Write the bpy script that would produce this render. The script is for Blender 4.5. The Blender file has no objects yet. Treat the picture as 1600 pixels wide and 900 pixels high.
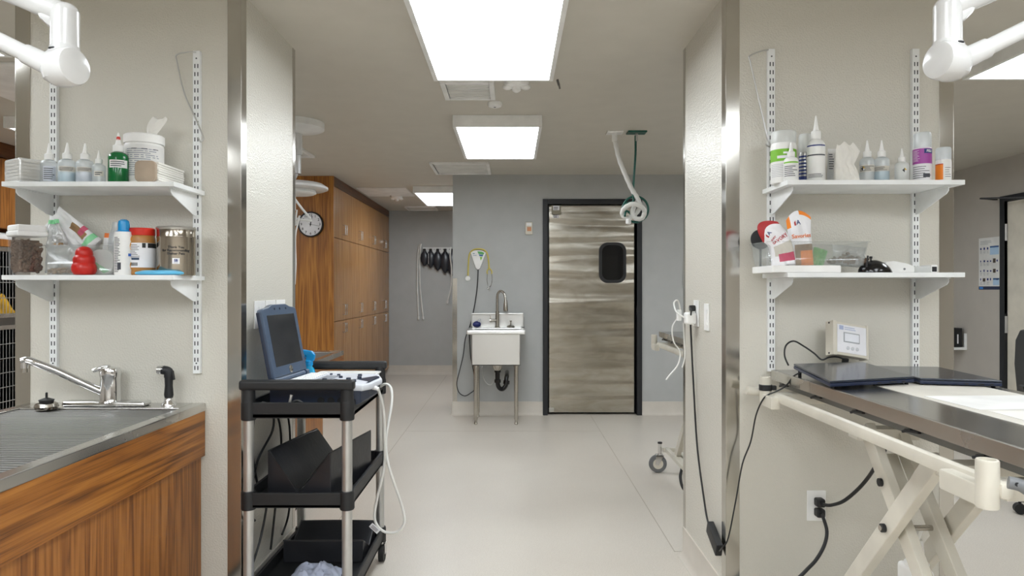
import bpy, bmesh, math, random
from mathutils import Vector, Matrix, noise
C = bpy.context.scene.collection
sc = bpy.context.scene
PI = math.pi

# ------------------------------------------------------------------ camera, world, exposure
cam_data = bpy.data.cameras.new('camera')
cam_data.sensor_width = 36.0
cam_data.lens = 24.0
cam_data.clip_start = 0.05
cam = bpy.data.objects.new('camera', cam_data)
cam.location = (0, 0, 1.30)
cam.rotation_euler = (PI / 2, 0, 0)
C.objects.link(cam)
sc.camera = cam
sc.view_settings.view_transform = 'Standard'
sc.view_settings.look = 'None'
sc.view_settings.gamma = 1.0
sc.view_settings.use_curve_mapping = False
sc.view_settings.exposure = 0.78
LAMP_STRENGTH = 7.0
world = bpy.data.worlds.new('world')
world.use_nodes = True
world.node_tree.nodes['Background'].inputs[0].default_value = (0.9, 0.95, 1.0, 1)
world.node_tree.nodes['Background'].inputs[1].default_value = 0.3
sc.world = world
try:
    sc.cycles.use_denoising = True
    sc.cycles.max_bounces = 10
    sc.cycles.diffuse_bounces = 5
except Exception:
    pass

F = 1066.67
CH = 2.46          # ceiling height
def P(px, py, Y):
    """point at distance Y seen at photo position px, py"""
    return Vector(((px - 800) * Y / F, Y, 1.30 + (450 - py) * Y / F))

# ------------------------------------------------------------------ materials
def lin(c):
    r = []
    for v in c:
        v = v / 255.0
        r.append(v / 12.92 if v <= 0.04045 else ((v + 0.055) / 1.055) ** 2.4)
    return (r[0], r[1], r[2], 1.0)

def new_mat(name):
    m = bpy.data.materials.new(name)
    m.use_nodes = True
    nt = m.node_tree
    return m, nt, nt.nodes['Principled BSDF']

def setp(b, color=None, rough=None, metal=None, **kw):
    if color is not None: b.inputs['Base Color'].default_value = lin(color)
    if rough is not None: b.inputs['Roughness'].default_value = rough
    if metal is not None: b.inputs['Metallic'].default_value = metal
    for k, v in kw.items():
        b.inputs[k.replace('_', ' ')].default_value = v

def coords(nt, scale=(1, 1, 1)):
    tc = nt.nodes.new('ShaderNodeTexCoord')
    mp = nt.nodes.new('ShaderNodeMapping')
    mp.inputs['Scale'].default_value = scale
    nt.links.new(tc.outputs['Object'], mp.inputs['Vector'])
    return mp.outputs['Vector']

def tex_noise(nt, vec, scale, detail=3, rough=0.5, dist=0.0):
    n = nt.nodes.new('ShaderNodeTexNoise')
    n.inputs['Scale'].default_value = scale
    n.inputs['Detail'].default_value = detail
    n.inputs['Roughness'].default_value = rough
    n.inputs['Distortion'].default_value = dist
    nt.links.new(vec, n.inputs['Vector'])
    return n.outputs['Fac']

def ramp(nt, fac, stops):
    r = nt.nodes.new('ShaderNodeValToRGB')
    el = r.color_ramp.elements
    while len(el) < len(stops): el.new(0.5)
    for e, (p, c) in zip(el, stops):
        e.position = p
        e.color = lin(c)
    nt.links.new(fac, r.inputs['Fac'])
    return r.outputs['Color']

def bump(nt, b, height, strength, dist=0.01):
    bp = nt.nodes.new('ShaderNodeBump')
    bp.inputs['Strength'].default_value = strength
    bp.inputs['Distance'].default_value = dist
    nt.links.new(height, bp.inputs['Height'])
    nt.links.new(bp.outputs['Normal'], b.inputs['Normal'])

def plain(name, color, rough=0.5, metal=0.0, bumpy=0.0, bscale=200.0, vary=0.06, **kw):
    """painted / moulded surface with a slight procedural unevenness"""
    m, nt, b = new_mat(name)
    setp(b, color, rough, metal, **kw)
    vec = coords(nt)
    n = tex_noise(nt, vec, 6.0, 4)
    dark = tuple(c * (1 - vary) for c in color)
    lite = tuple(min(255, c * (1 + vary * 0.5)) for c in color)
    nt.links.new(ramp(nt, n, [(0.3, dark), (0.7, lite)]), b.inputs['Base Color'])
    if bumpy:
        bump(nt, b, tex_noise(nt, vec, bscale, 2), bumpy, 0.002)
    return m

def wood(name, axis, dark, mid, light, rough=0.35, s=1.0):
    m, nt, b = new_mat(name)
    setp(b, mid, rough)
    sc1 = [13.0 * s, 13.0 * s, 13.0 * s]; sc1[axis] = 0.8 * s
    sc2 = [150.0 * s, 150.0 * s, 150.0 * s]; sc2[axis] = 1.5 * s
    v1 = coords(nt, tuple(sc1)); v2 = coords(nt, tuple(sc2))
    n1 = tex_noise(nt, v1, 1.0, 2, 0.5, 0.4)
    mul = nt.nodes.new('ShaderNodeMath'); mul.operation = 'MULTIPLY'; mul.inputs[1].default_value = 7.0
    nt.links.new(n1, mul.inputs[0])
    fr = nt.nodes.new('ShaderNodeMath'); fr.operation = 'PINGPONG'; fr.inputs[1].default_value = 1.0
    nt.links.new(mul.outputs[0], fr.inputs[0])
    n2 = tex_noise(nt, v2, 1.0, 4, 0.6)
    mx = nt.nodes.new('ShaderNodeMath'); mx.operation = 'MULTIPLY_ADD'
    mx.inputs[1].default_value = 0.3
    nt.links.new(fr.outputs[0], mx.inputs[0])
    sc_ = nt.nodes.new('ShaderNodeMath'); sc_.operation = 'MULTIPLY'; sc_.inputs[1].default_value = 0.8
    nt.links.new(n2, sc_.inputs[0])
    nt.links.new(sc_.outputs[0], mx.inputs[2])
    nt.links.new(ramp(nt, mx.outputs[0], [(0.32, dark), (0.54, mid), (0.78, light)]), b.inputs['Base Color'])
    bump(nt, b, n2, 0.08, 0.001)
    return m

def steel(name, color=(190, 190, 186), rough=0.28, axis=0, brush=0.012, smudge=0.08):
    m, nt, b = new_mat(name)
    setp(b, color, rough, 1.0)
    s = [420.0, 420.0, 420.0]; s[axis] = 3.0
    n = tex_noise(nt, coords(nt, tuple(s)), 1.0, 2)
    n2 = tex_noise(nt, coords(nt), 5.0, 5)
    add = nt.nodes.new('ShaderNodeMath'); add.operation = 'MULTIPLY_ADD'
    add.inputs[1].default_value = smudge * 2; add.inputs[2].default_value = rough - smudge
    nt.links.new(n2, add.inputs[0])
    nt.links.new(add.outputs[0], b.inputs['Roughness'])
    if brush: bump(nt, b, n, brush, 0.001)
    return m

def emit(name, color, strength):
    m, nt, b = new_mat(name)
    setp(b, color, 0.6)
    b.inputs['Emission Color'].default_value = lin(color)
    b.inputs['Emission Strength'].default_value = strength
    return m

def clear(name, color=(235, 240, 240), alpha=0.22, rough=0.12):
    m, nt, b = new_mat(name)
    setp(b, color, rough)
    b.inputs['Alpha'].default_value = alpha
    m.use_backface_culling = False
    return m

def film(name, color, body, gloss, rough):
    """thin translucent plastic: mostly see-through, a milky share that scatters light through itself, a glossy skin"""
    m = bpy.data.materials.new(name); m.use_nodes = True; nt = m.node_tree; nt.nodes.clear()
    out = nt.nodes.new('ShaderNodeOutputMaterial'); tr = nt.nodes.new('ShaderNodeBsdfTransparent')
    di = nt.nodes.new('ShaderNodeBsdfDiffuse'); tl = nt.nodes.new('ShaderNodeBsdfTranslucent'); gl = nt.nodes.new('ShaderNodeBsdfGlossy')
    di.inputs['Color'].default_value = lin(color); tl.inputs['Color'].default_value = lin(color); gl.inputs['Roughness'].default_value = rough
    def mix(f, a, b):
        x = nt.nodes.new('ShaderNodeMixShader'); x.inputs[0].default_value = f
        nt.links.new(a, x.inputs[1]); nt.links.new(b, x.inputs[2]); return x.outputs[0]
    milky = mix(0.5, di.outputs[0], tl.outputs[0])
    n = tex_noise(nt, coords(nt), 40.0, 2)
    bp = nt.nodes.new('ShaderNodeBump'); bp.inputs['Strength'].default_value = 0.08; bp.inputs['Distance'].default_value = 0.002
    nt.links.new(n, bp.inputs['Height']); nt.links.new(bp.outputs['Normal'], gl.inputs['Normal'])
    nt.links.new(mix(gloss, mix(body, tr.outputs[0], milky), gl.outputs[0]), out.inputs['Surface'])
    return m

M = {}
# bumpy moulded wall sheet
m, nt, b = new_mat('wall_sheet'); setp(b, (207, 204, 194), 0.25)
v = coords(nt)
vn = nt.nodes.new('ShaderNodeTexVoronoi'); vn.feature = 'SMOOTH_F1'; vn.inputs['Scale'].default_value = 165.0
nt.links.new(v, vn.inputs['Vector'])
bump(nt, b, vn.outputs['Distance'], 0.55, 0.0026); M['sheet'] = m
M['grey_paint'] = plain('grey_paint', (178, 180, 179), 0.55, 0, 0.05, 300, 0.02)
M['taupe_paint'] = plain('taupe_paint', (186, 180, 172), 0.6, 0, 0.05, 300, 0.02)
M['ceiling'] = plain('ceiling_paint', (203, 198, 187), 0.5, 0, 0.05, 120, 0.015)
# floor: speckled seamless vinyl
m, nt, b = new_mat('floor_vinyl'); setp(b, (214, 206, 196), 0.32)
v = coords(nt)
n1 = tex_noise(nt, v, 1.3, 4); n2 = tex_noise(nt, v, 260.0, 1)
c1 = ramp(nt, n1, [(0.3, (200, 193, 183)), (0.7, (211, 205, 195))])
c2 = ramp(nt, n2, [(0.36, (176, 164, 150)), (0.46, (255, 255, 255))])
mix = nt.nodes.new('ShaderNodeMix'); mix.data_type = 'RGBA'; mix.blend_type = 'MULTIPLY'
mix.inputs['Factor'].default_value = 0.35
nt.links.new(c1, mix.inputs[6]); nt.links.new(c2, mix.inputs[7])
nt.links.new(mix.outputs[2], b.inputs['Base Color'])
rr = nt.nodes.new('ShaderNodeMath'); rr.operation = 'MULTIPLY_ADD'; rr.inputs[1].default_value = 0.25; rr.inputs[2].default_value = 0.24
nt.links.new(n1, rr.inputs[0]); nt.links.new(rr.outputs[0], b.inputs['Roughness'])
M['floor'] = m
M['seam'] = plain('floor_seam', (176, 166, 152), 0.5)
M['base'] = plain('cove_base', (206, 200, 190), 0.45, 0, 0.1, 300, 0.03)
M['wood_v'] = wood('wood_upright', 2, (96, 54, 20), (142, 88, 36), (166, 110, 52), 0.4, 1.7)
M['wood_end'] = wood('wood_end', 2, (124, 74, 22), (160, 102, 36), (186, 128, 52), 0.45, 1.4)
M['wood_h'] = wood('wood_level', 1, (88, 50, 16), (146, 90, 34), (172, 114, 48), 0.38, 1.3)
M['wood_door'] = wood('wood_door', 2, (148, 104, 60), (164, 118, 70), (178, 132, 82), 0.24)
M['wood_dark'] = wood('wood_dark', 1, (66, 36, 12), (92, 52, 20), (110, 66, 28), 0.4)
M['steel'] = steel('brushed_steel', (198, 197, 192), 0.3, 0)
M['steel_y'] = steel('brushed_steel_long', (206, 204, 200), 0.26, 1)
M['steel_z'] = steel('brushed_steel_upright', (196, 193, 186), 0.14, 0, 0.0, 0.04)
M['steel_can'] = steel('canister_steel', (166, 158, 146), 0.16, 2, 0.01, 0.05)
M['steel_sink'] = steel('sink_steel', (224, 224, 222), 0.34, 0, 0.03, 0.08)
M['steel_grate'] = steel('grate_steel', (150, 149, 146), 0.5, 0, 0.0, 0.05)
M['steel_table'] = steel('table_steel', (172, 171, 170), 0.2, 1, 0.01, 0.06)  # table top darker than its rim: a dark reflection put into the colour
M['steel_dark'] = steel('steel_dark', (130, 130, 128), 0.35, 0)
M['chrome'] = plain('chrome', (225, 225, 225), 0.08, 1.0)
M['satin'] = plain('satin_nickel', (190, 186, 178), 0.22, 1.0)
# dented sheet steel door
m, nt, b = new_mat('dented_steel'); setp(b, (186, 182, 172), 0.16, 1.0)
v = coords(nt, (0.3, 1, 4.6)); n = tex_noise(nt, v, 1.6, 1.0, 0.3, 0.3)
v2 = coords(nt, (1.0, 1, 3.0)); n2 = tex_noise(nt, v2, 3.5, 6, 0.65, 1.0)
add = nt.nodes.new('ShaderNodeMath'); add.operation = 'MULTIPLY_ADD'; add.inputs[1].default_value = 0.24; add.inputs[2].default_value = 0.08
nt.links.new(n2, add.inputs[0]); nt.links.new(add.outputs[0], b.inputs['Roughness'])
nt.links.new(ramp(nt, n2, [(0.35, (172, 165, 152)), (0.65, (192, 188, 178))]), b.inputs['Base Color'])
bump(nt, b, n, 0.48, 0.05); M['door_steel'] = m
b.inputs['Anisotropic'].default_value = 0.85
tg = nt.nodes.new('ShaderNodeTangent'); tg.direction_type = 'RADIAL'; tg.axis = 'Z'
nt.links.new(tg.outputs['Tangent'], b.inputs['Tangent'])
M['white'] = plain('white_enamel', (240, 240, 238), 0.35)
M['white_plastic'] = plain('white_plastic', (238, 238, 236), 0.4)
M['shelf_white'] = plain('shelf_white', (236, 238, 238), 0.45)
M['arm_white'] = plain('arm_white', (214, 214, 213), 0.2)
M['cream'] = plain('cream_enamel', (208, 203, 190), 0.3)
M['black'] = plain('black_plastic', (26, 27, 29), 0.5, 0, 0.2, 500)
M['black_gloss'] = plain('black_gloss', (14, 14, 16), 0.15)
M['black_frame'] = plain('black_frame', (28, 30, 34), 0.4)
M['rubber'] = plain('rubber', (20, 20, 20), 0.6)
M['grey_rubber'] = plain('grey_rubber', (110, 112, 114), 0.5)
M['alu'] = plain('aluminium', (196, 196, 194), 0.32, 0.75)
M['vinyl'] = plain('black_vinyl', (34, 35, 39), 0.34, 0, 0.35, 45, 0.2)
M['slot'] = plain('slot_dark', (52, 54, 58), 0.7)
M['lamp'] = emit('lamp_diffuser', (244, 250, 255), LAMP_STRENGTH)
M['glass_dark'] = plain('dark_glass', (10, 10, 12), 0.06)
M['lcd'] = plain('lcd_grey', (38, 40, 44), 0.12)
M['ink_light'] = plain('ink_light', (150, 155, 168), 0.6)
M['ink'] = plain('ink', (70, 72, 80), 0.6)
M['ink_blue'] = plain('ink_blue', (32, 52, 120), 0.5)
M['ink_red'] = plain('ink_red', (176, 40, 44), 0.5)
M['ink_orange'] = plain('ink_orange', (232, 118, 34), 0.5)
M['paper'] = plain('paper', (228, 228, 226), 0.7, 0, 0.1, 80)
M['paper_beige'] = plain('paper_beige', (206, 202, 192), 0.6)
M['kraft'] = plain('kraft', (172, 156, 138), 0.8, 0, 0.3, 60, 0.15)
M['tissue'] = plain('tissue', (236, 234, 228), 0.85, 0, 0.5, 70)
M['tube_white'] = plain('tube_white', (226, 226, 222), 0.4)
M['clear'] = film('clear_plastic', (235, 238, 238), 0.06, 0.06, 0.05)
M['clear_tub'] = film('clear_tub', (232, 238, 236), 0.16, 0.07, 0.1)
M['frost'] = film('frosted_plastic', (236, 242, 246), 0.5, 0.07, 0.2)
M['frost_white'] = film('frosted_white', (244, 246, 244), 0.9, 0.06, 0.3)
M['liquid_blue'] = plain('liquid_blue', (170, 200, 212), 0.2)
M['liquid_clear'] = plain('liquid_clear', (204, 210, 220), 0.2)
M['green_bottle'] = plain('green_bottle', (14, 104, 52), 0.12)
M['green_hose'] = plain('green_hose', (16, 84, 72), 0.35)
M['red_rubber'] = plain('red_rubber', (190, 26, 16), 0.35)
M['red_lid'] = plain('red_lid', (206, 44, 28), 0.35)
M['peanut'] = plain('peanut', (178, 126, 66), 0.3)
M['blue_plastic'] = plain('blue_plastic', (96, 186, 226), 0.35)
M['blue_spray'] = plain('blue_spray', (22, 148, 214), 0.2)
M['device_blue'] = plain('device_blue', (70, 86, 108), 0.3)
M['device_dark'] = plain('device_dark', (38, 48, 68), 0.4)
M['key_white'] = plain('key_white', (212, 216, 224), 0.4)
M['yellow_tube'] = plain('yellow_tube', (214, 196, 92), 0.4)
M['lime'] = plain('lime', (124, 190, 48), 0.45)
M['leaf_green'] = plain('leaf_green', (92, 170, 92), 0.5)
M['purple'] = plain('purple', (164, 72, 160), 0.4)
M['orange'] = plain('orange', (240, 134, 24), 0.4)
M['navy'] = plain('navy_lid', (50, 56, 68), 0.16, 0.3)
M['navy_side'] = plain('navy_side', (22, 34, 60), 0.35)
M['kibble'] = plain('kibble', (96, 74, 56), 0.8, 0, 0.5, 90, 0.35)
M['treat'] = plain('treats', (150, 120, 84), 0.8, 0, 0.6, 60, 0.5)
M['mint'] = plain('mint_strip', (140, 214, 160), 0.4)
M['pink'] = plain('pink_print', (196, 84, 110), 0.4)
M['yellow_cloth'] = plain('yellow_cloth', (216, 164, 40), 0.85, 0, 0.8, 30, 0.4)
M['basin_shade'] = plain('basin_shade_black', (42, 40, 38), 0.5)  # wet table basin: shade between the grate bars put into the colour
M['sticker'] = plain('sticker', (238, 238, 242), 0.4)
M['beige_plastic'] = plain('beige_plastic', (216, 210, 196), 0.45)
M['bag_clear'] = film('bag_film', (228, 230, 230), 0.38, 0.2, 0.12)
M['bag_white'] = plain('bag_white', (226, 226, 226), 0.3, 0, 0.2, 30)
M['bag_blue'] = clear('bag_lilac', (196, 204, 226), 0.85, 0.3)

# ------------------------------------------------------------------ object helpers
def sobj(o, label=None, cat=None, group=None, kind=None):
    if label: o['label'] = label
    if cat: o['category'] = cat
    if group: o['group'] = group
    if kind: o['kind'] = kind
    return o

def thing(name, label, cat, loc=(0, 0, 0), rotz=0.0, group=None, rot=None):
    o = bpy.data.objects.new(name, None)
    o.empty_display_size = 0.05
    o.location = loc
    o.rotation_euler = rot if rot else (0, 0, rotz)
    C.objects.link(o)
    return sobj(o, label, cat, group)

def relabel(o, label, group=None):
    o['label'] = label
    if group: o['group'] = group

def origin_of(o):
    v = Vector((0, 0, 0))
    while o is not None:
        v += Vector(o.location); o = o.parent
    return v

def copy_tree(o, parent=None):
    c = o.copy(); C.objects.link(c); c.parent = parent
    for ch in list(o.children): copy_tree(ch, c)
    return c

class MB:
    def __init__(s): s.bm = bmesh.new(); s.mi = 0; s.xf = None; s.hard = False
    def _tag(s, faces):
        for f in faces: f.material_index = s.mi
    def _verts(s, vs):
        if s.xf is not None:
            for v in vs: v.co = s.xf @ v.co
    def face(s, pts):
        vs = [s.bm.verts.new(Vector(p)) for p in pts]
        s._verts(vs)
        f = s.bm.faces.new(vs); f.material_index = s.mi; return s
    def box(s, a, b, bev=0.0, seg=2, mat=None):
        a = Vector(a); b = Vector(b); c = (a + b) / 2
        d = Vector((abs(b.x - a.x), abs(b.y - a.y), abs(b.z - a.z)))
        t = bmesh.new()
        bmesh.ops.create_cube(t, size=1.0)
        for v in t.verts: v.co = Vector((v.co.x * d.x, v.co.y * d.y, v.co.z * d.z))
        if bev > 0:
            s.hard = True
            bev = min(bev, min(d) * 0.49)
            bmesh.ops.bevel(t, geom=list(t.edges), offset=bev, segments=seg, affect='EDGES', profile=0.5)
        X = Matrix.Translation(c)
        if mat is not None: X = Matrix.Translation(c) @ mat
        s._merge(t, X); return s
    def _merge(s, t, X=None):
        mp = {}
        for v in t.verts:
            co = X @ v.co if X is not None else v.co.copy()
            if s.xf is not None: co = s.xf @ co
            mp[v] = s.bm.verts.new(co)
        for f in t.faces:
            try:
                nf = s.bm.faces.new([mp[v] for v in f.verts]); nf.material_index = s.mi
            except ValueError: pass
        t.free()
    def bar(s, p0, p1, w, h, bev=0.0, up=(0, 0, 1)):
        """rectangular bar from p0 to p1; w sideways, h along up"""
        p0 = Vector(p0); p1 = Vector(p1); d = p1 - p0; L = d.length
        z = d.normalized(); u = Vector(up)
        x = u.cross(z)
        if x.length < 1e-5: x = Vector((1, 0, 0)).cross(z)
        x.normalize(); y = z.cross(x)
        R = Matrix((x, y, z)).transposed().to_4x4()
        t = bmesh.new(); bmesh.ops.create_cube(t, size=1.0)
        for v in t.verts: v.co = Vector((v.co.x * w, v.co.y * h, v.co.z * L))
        s.hard = s.hard or bev > 0
        if bev > 0: bmesh.ops.bevel(t, geom=list(t.edges), offset=min(bev, min(w, h, L) * .45), segments=2, affect='EDGES', profile=0.5)
        s._merge(t, Matrix.Translation((p0 + p1) / 2) @ R); return s
    def cyl(s, p0, p1, r0, r1=None, n=20, cap=True):
        r1 = r0 if r1 is None else r1
        p0 = Vector(p0); p1 = Vector(p1)
        return s.rings([(p0, r0), (p1, r1)], (p1 - p0), n, cap)
    def rings(s, pr, axis, n=20, cap=True):
        z = Vector(axis).normalized()
        x = Vector((1, 0, 0)) if abs(z.x) < 0.9 else Vector((0, 1, 0))
        x = (x - z * x.dot(z)).normalized(); y = z.cross(x)
        rows = []
        for p, r in pr:
            rows.append([s.bm.verts.new(Vector(p) + (x * math.cos(2 * PI * i / n) + y * math.sin(2 * PI * i / n)) * max(r, 1e-5)) for i in range(n)])
        new = []
        for a, b in zip(rows[:-1], rows[1:]):
            for i in range(n):
                new.append(s.bm.faces.new((a[i], a[(i + 1) % n], b[(i + 1) % n], b[i])))
        if cap:
            new.append(s.bm.faces.new(list(reversed(rows[0])))); new.append(s.bm.faces.new(rows[-1]))
        s._tag(new)
        for r in rows: s._verts(r)
        return s
    def lathe(s, c, prof, n=28, cap=True, axis=(0, 0, 1)):
        """prof: list of (radius, height) about axis through c"""
        c = Vector(c); z = Vector(axis).normalized()
        return s.rings([(c + z * h, r) for r, h in prof], z, n, cap)
    def tube(s, pts, r, n=10, smooth=True, cap=True, close=False):
        pts = [Vector(p) for p in pts]
        if smooth and len(pts) > 2: pts = spline(pts, 6, close)
        rad = r if callable(r) else (lambda t: r)
        rows = []; prev = None; N = len(pts)
        for i, p in enumerate(pts):
            if close: d = pts[(i + 1) % N] - pts[i - 1]
            else: d = pts[min(i + 1, N - 1)] - pts[max(i - 1, 0)]
            if d.length < 1e-9: d = Vector((0, 0, 1))
            d.normalize()
            if prev is None:
                x = Vector((1, 0, 0)) if abs(d.x) < 0.9 else Vector((0, 1, 0))
            else: x = prev
            x = (x - d * x.dot(d))
            if x.length < 1e-6: x = d.orthogonal()
            x.normalize(); prev = x; y = d.cross(x); rr_ = rad(i / max(1, N - 1))
            rows.append([s.bm.verts.new(p + (x * math.cos(2 * PI * k / n) + y * math.sin(2 * PI * k / n)) * rr_) for k in range(n)])
        new = []
        pairs = list(zip(rows[:-1], rows[1:]))
        if close: pairs.append((rows[-1], rows[0]))
        for a, b in pairs:
            for k in range(n): new.append(s.bm.faces.new((a[k], a[(k + 1) % n], b[(k + 1) % n], b[k])))
        if cap and not close:
            new.append(s.bm.faces.new(list(reversed(rows[0])))); new.append(s.bm.faces.new(rows[-1]))
        s._tag(new)
        for r_ in rows: s._verts(r_)
        return s
    def prism(s, poly, e, bev=0.0):
        """closed outline (3-D points) pushed along vector e"""
        t = bmesh.new(); e = Vector(e)
        a = [t.verts.new(Vector(p)) for p in poly]; b_ = [t.verts.new(Vector(p) + e) for p in poly]
        n = len(poly)
        t.faces.new(a); t.faces.new(list(reversed(b_)))
        for i in range(n): t.faces.new((a[(i + 1) % n], a[i], b_[i], b_[(i + 1) % n]))
        bmesh.ops.recalc_face_normals(t, faces=list(t.faces))
        s.hard = s.hard or bev > 0
        if bev: bmesh.ops.bevel(t, geom=list(t.edges), offset=bev, segments=2, affect='EDGES', profile=0.5)
        s._merge(t); return s
    def sphere(s, c, r, sx=1, sy=1, sz=1, n=2, rot=None):
        t = bmesh.new(); bmesh.ops.create_icosphere(t, subdivisions=n, radius=r)
        X = Matrix.Diagonal((sx, sy, sz, 1))
        if rot is not None: X = rot.to_4x4() @ X
        s._merge(t, Matrix.Translation(Vector(c)) @ X); return s
    def text(s, string, size, mapper, depth=0.0004, align='CENTER', bold=0.0):
        cu = bpy.data.curves.new('lettering', 'FONT'); cu.body = string; cu.size = size
        cu.align_x = align; cu.align_y = 'CENTER'; cu.resolution_u = 3; cu.offset = bold
        ob = bpy.data.objects.new('lettering', cu); C.objects.link(ob)
        dg = bpy.context.evaluated_depsgraph_get()
        me = bpy.data.meshes.new_from_object(ob.evaluated_get(dg))
        vs = [s.bm.verts.new(mapper(v.co.x, v.co.y)) for v in me.vertices]
        for p in me.polygons:
            try:
                f = s.bm.faces.new([vs[i] for i in p.vertices]); f.material_index = s.mi
            except ValueError: pass
        s._verts(vs)
        bpy.data.objects.remove(ob); bpy.data.curves.remove(cu); bpy.data.meshes.remove(me)
        return s
    def patch(s, mapper, u0, u1, v0, v1, n=1):
        for i in range(n):
            a = u0 + (u1 - u0) * i / n; b = u0 + (u1 - u0) * (i + 1) / n
            vs = [s.bm.verts.new(mapper(u, v)) for u, v in ((a, v0), (b, v0), (b, v1), (a, v1))]
            s._verts(vs)
            f = s.bm.faces.new(vs); f.material_index = s.mi
        return s
    def lines(s, mapper, u0, u1, v0, v1, rows, seed=0, n=1, fill=0.5):
        """rows of print too small to read, as in the photo"""
        rnd = random.Random(seed); dv = (v1 - v0) / rows
        for r in range(rows):
            e = u0 + (u1 - u0) * rnd.uniform(0.6, 1.0)
            s.patch(mapper, u0, e, v0 + dv * (r + 0.5 - fill / 2), v0 + dv * (r + 0.5 + fill / 2), n)
        return s
    def build(s, name, mats, parent=None, local=False, flat=False, angle=35, doubles=True):
        bm = s.bm
        if doubles: bmesh.ops.remove_doubles(bm, verts=bm.verts, dist=1e-6)
        if parent is not None and not local:
            o = origin_of(parent)
            for v in bm.verts: v.co -= o
        org = Vector((0, 0, 0))
        if parent is None and bm.verts:
            xs = [v.co.x for v in bm.verts]; ys = [v.co.y for v in bm.verts]; zs = [v.co.z for v in bm.verts]
            org = Vector(((min(xs) + max(xs)) / 2, (min(ys) + max(ys)) / 2, min(zs)))
            for v in bm.verts: v.co -= org
        bmesh.ops.recalc_face_normals(bm, faces=list(bm.faces))
        if not flat:
            lim = math.radians(angle)
            for e in bm.edges:
                if len(e.link_faces) == 2: e.smooth = e.calc_face_angle(0) < lim
            for f in bm.faces: f.smooth = True
        me = bpy.data.meshes.new(name); bm.to_mesh(me); bm.free()
        if not isinstance(mats, (list, tuple)): mats = [mats]
        for m_ in mats: me.materials.append(M[m_] if isinstance(m_, str) else m_)
        ob = bpy.data.objects.new(name, me); C.objects.link(ob)
        ob.location = org
        if parent is not None: ob.parent = parent
        if s.hard and not flat:
            wn = ob.modifiers.new('weighted', 'WEIGHTED_NORMAL'); wn.keep_sharp = True; wn.weight = 100
        return ob

def spline(pts, k=6, close=False):
    out = []; n = len(pts)
    rng = range(n if close else n - 1)
    for i in rng:
        p0 = pts[(i - 1) % n] if close else pts[max(i - 1, 0)]
        p1 = pts[i]; p2 = pts[(i + 1) % n]; p3 = pts[(i + 2) % n] if close else pts[min(i + 2, n - 1)]
        for j in range(k):
            t = j / k
            out.append(0.5 * ((2 * p1) + (p2 - p0) * t + (2 * p0 - 5 * p1 + 4 * p2 - p3) * t * t + (3 * p1 - p0 - 3 * p2 + p3) * t ** 3))
    if not close: out.append(pts[-1])
    return out

def cyl_map(cx, cy, r, z0, face=None):
    """(u,v) -> point on a cylinder; u=0 faces the given compass direction (default the room, -y)"""
    a0 = -PI / 2 if face is None else face
    def f(u, v):
        a = a0 + u / r
        return Vector((cx + r * math.cos(a), cy + r * math.sin(a), z0 + v))
    return f

def plane_map(o, ux, uy):
    o = Vector(o); ux = Vector(ux); uy = Vector(uy)
    return lambda u, v: o + ux * u + uy * v

def struct(mb, name, mats, **kw):
    o = mb.build(name, mats, **kw); o['kind'] = 'structure'; return o
# ------------------------------------------------------------------ room shell
XL, XR, YB, YF, YR = -4.72, 4.40, -2.4, 6.98, 10.25
m = MB(); m.box((XL - .1, YB - .1, -0.1), (XR + .1, YR + .1, 0.0)); 
m.mi = 1
for a, b in (((0.80, 3.37, 0), (0.804, 6.97, 0.0008)), ((0.80, 3.366, 0), (0.845, 3.37, 0.0008)),
             ((-0.972, 3.4, 0), (-0.968, 10.2, 0.0008)), ((-0.97, 6.2, 0), (0.80, 6.203, 0.0008))):
    m.box(a, b)
struct(m, 'floor', ['floor', 'seam'])
struct(MB().box((XL - .1, YB - .1, CH), (XR + .1, YR + .1, CH + .1)), 'ceiling', 'ceiling')
struct(MB().box((XL - .1, YB, 0), (XL, 7.1, CH)), 'wall_left', 'taupe_paint')
struct(MB().box((XL - .1, YB - .1, 0), (XR + .1, YB, CH)), 'wall_rear', 'taupe_paint')
DY0, DY1, DZ = 5.10, 6.135, 2.12            # opening of the side door
m = MB(); m.box((XR, YB, 0), (XR + .1, DY0, CH)); m.box((XR, DY1, 0), (XR + .1, YF + .12, CH)); m.box((XR, DY0, DZ), (XR + .1, DY1, CH))
struct(m, 'wall_right', 'taupe_paint')
DX0, DX1, DT = 0.314, 1.328, 2.209         # opening of the steel door
m = MB(); m.box((-0.606, YF, 0), (DX0, YF + .12, CH)); m.box((DX1, YF, 0), (XR + .1, YF + .12, CH)); m.box((DX0, YF, DT), (DX1, YF + .12, CH))
struct(m, 'wall_back', 'grey_paint')
struct(MB().box((-0.52, YF + .12, 0), (-0.40, YR, CH)), 'wall_corridor', 'grey_paint')
struct(MB().box((-2.7, YR, 0), (-0.40, YR + .1, CH)), 'wall_recess', 'grey_paint')
struct(MB().box((XL - .1, 7.1, 0), (-2.5, 7.2, CH)), 'wall_nook', 'taupe_paint')
struct(MB().box((-2.6, 7.2, 0), (-2.5, YR, CH)), 'wall_behind', 'taupe_paint')
# shaft columns faced with bumpy sheet
LX0, LX1, RX0, RX1, CY0, CY1 = -1.94, -1.06, 0.8375, 1.725, 2.67, 3.33
struct(MB().box((LX0, CY0, 0), (LX1, CY1, CH)), 'wall_column_left', 'sheet')
struct(MB().box((RX0, CY0, 0), (RX1, CY1, CH)), 'wall_column_right', 'sheet')

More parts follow.
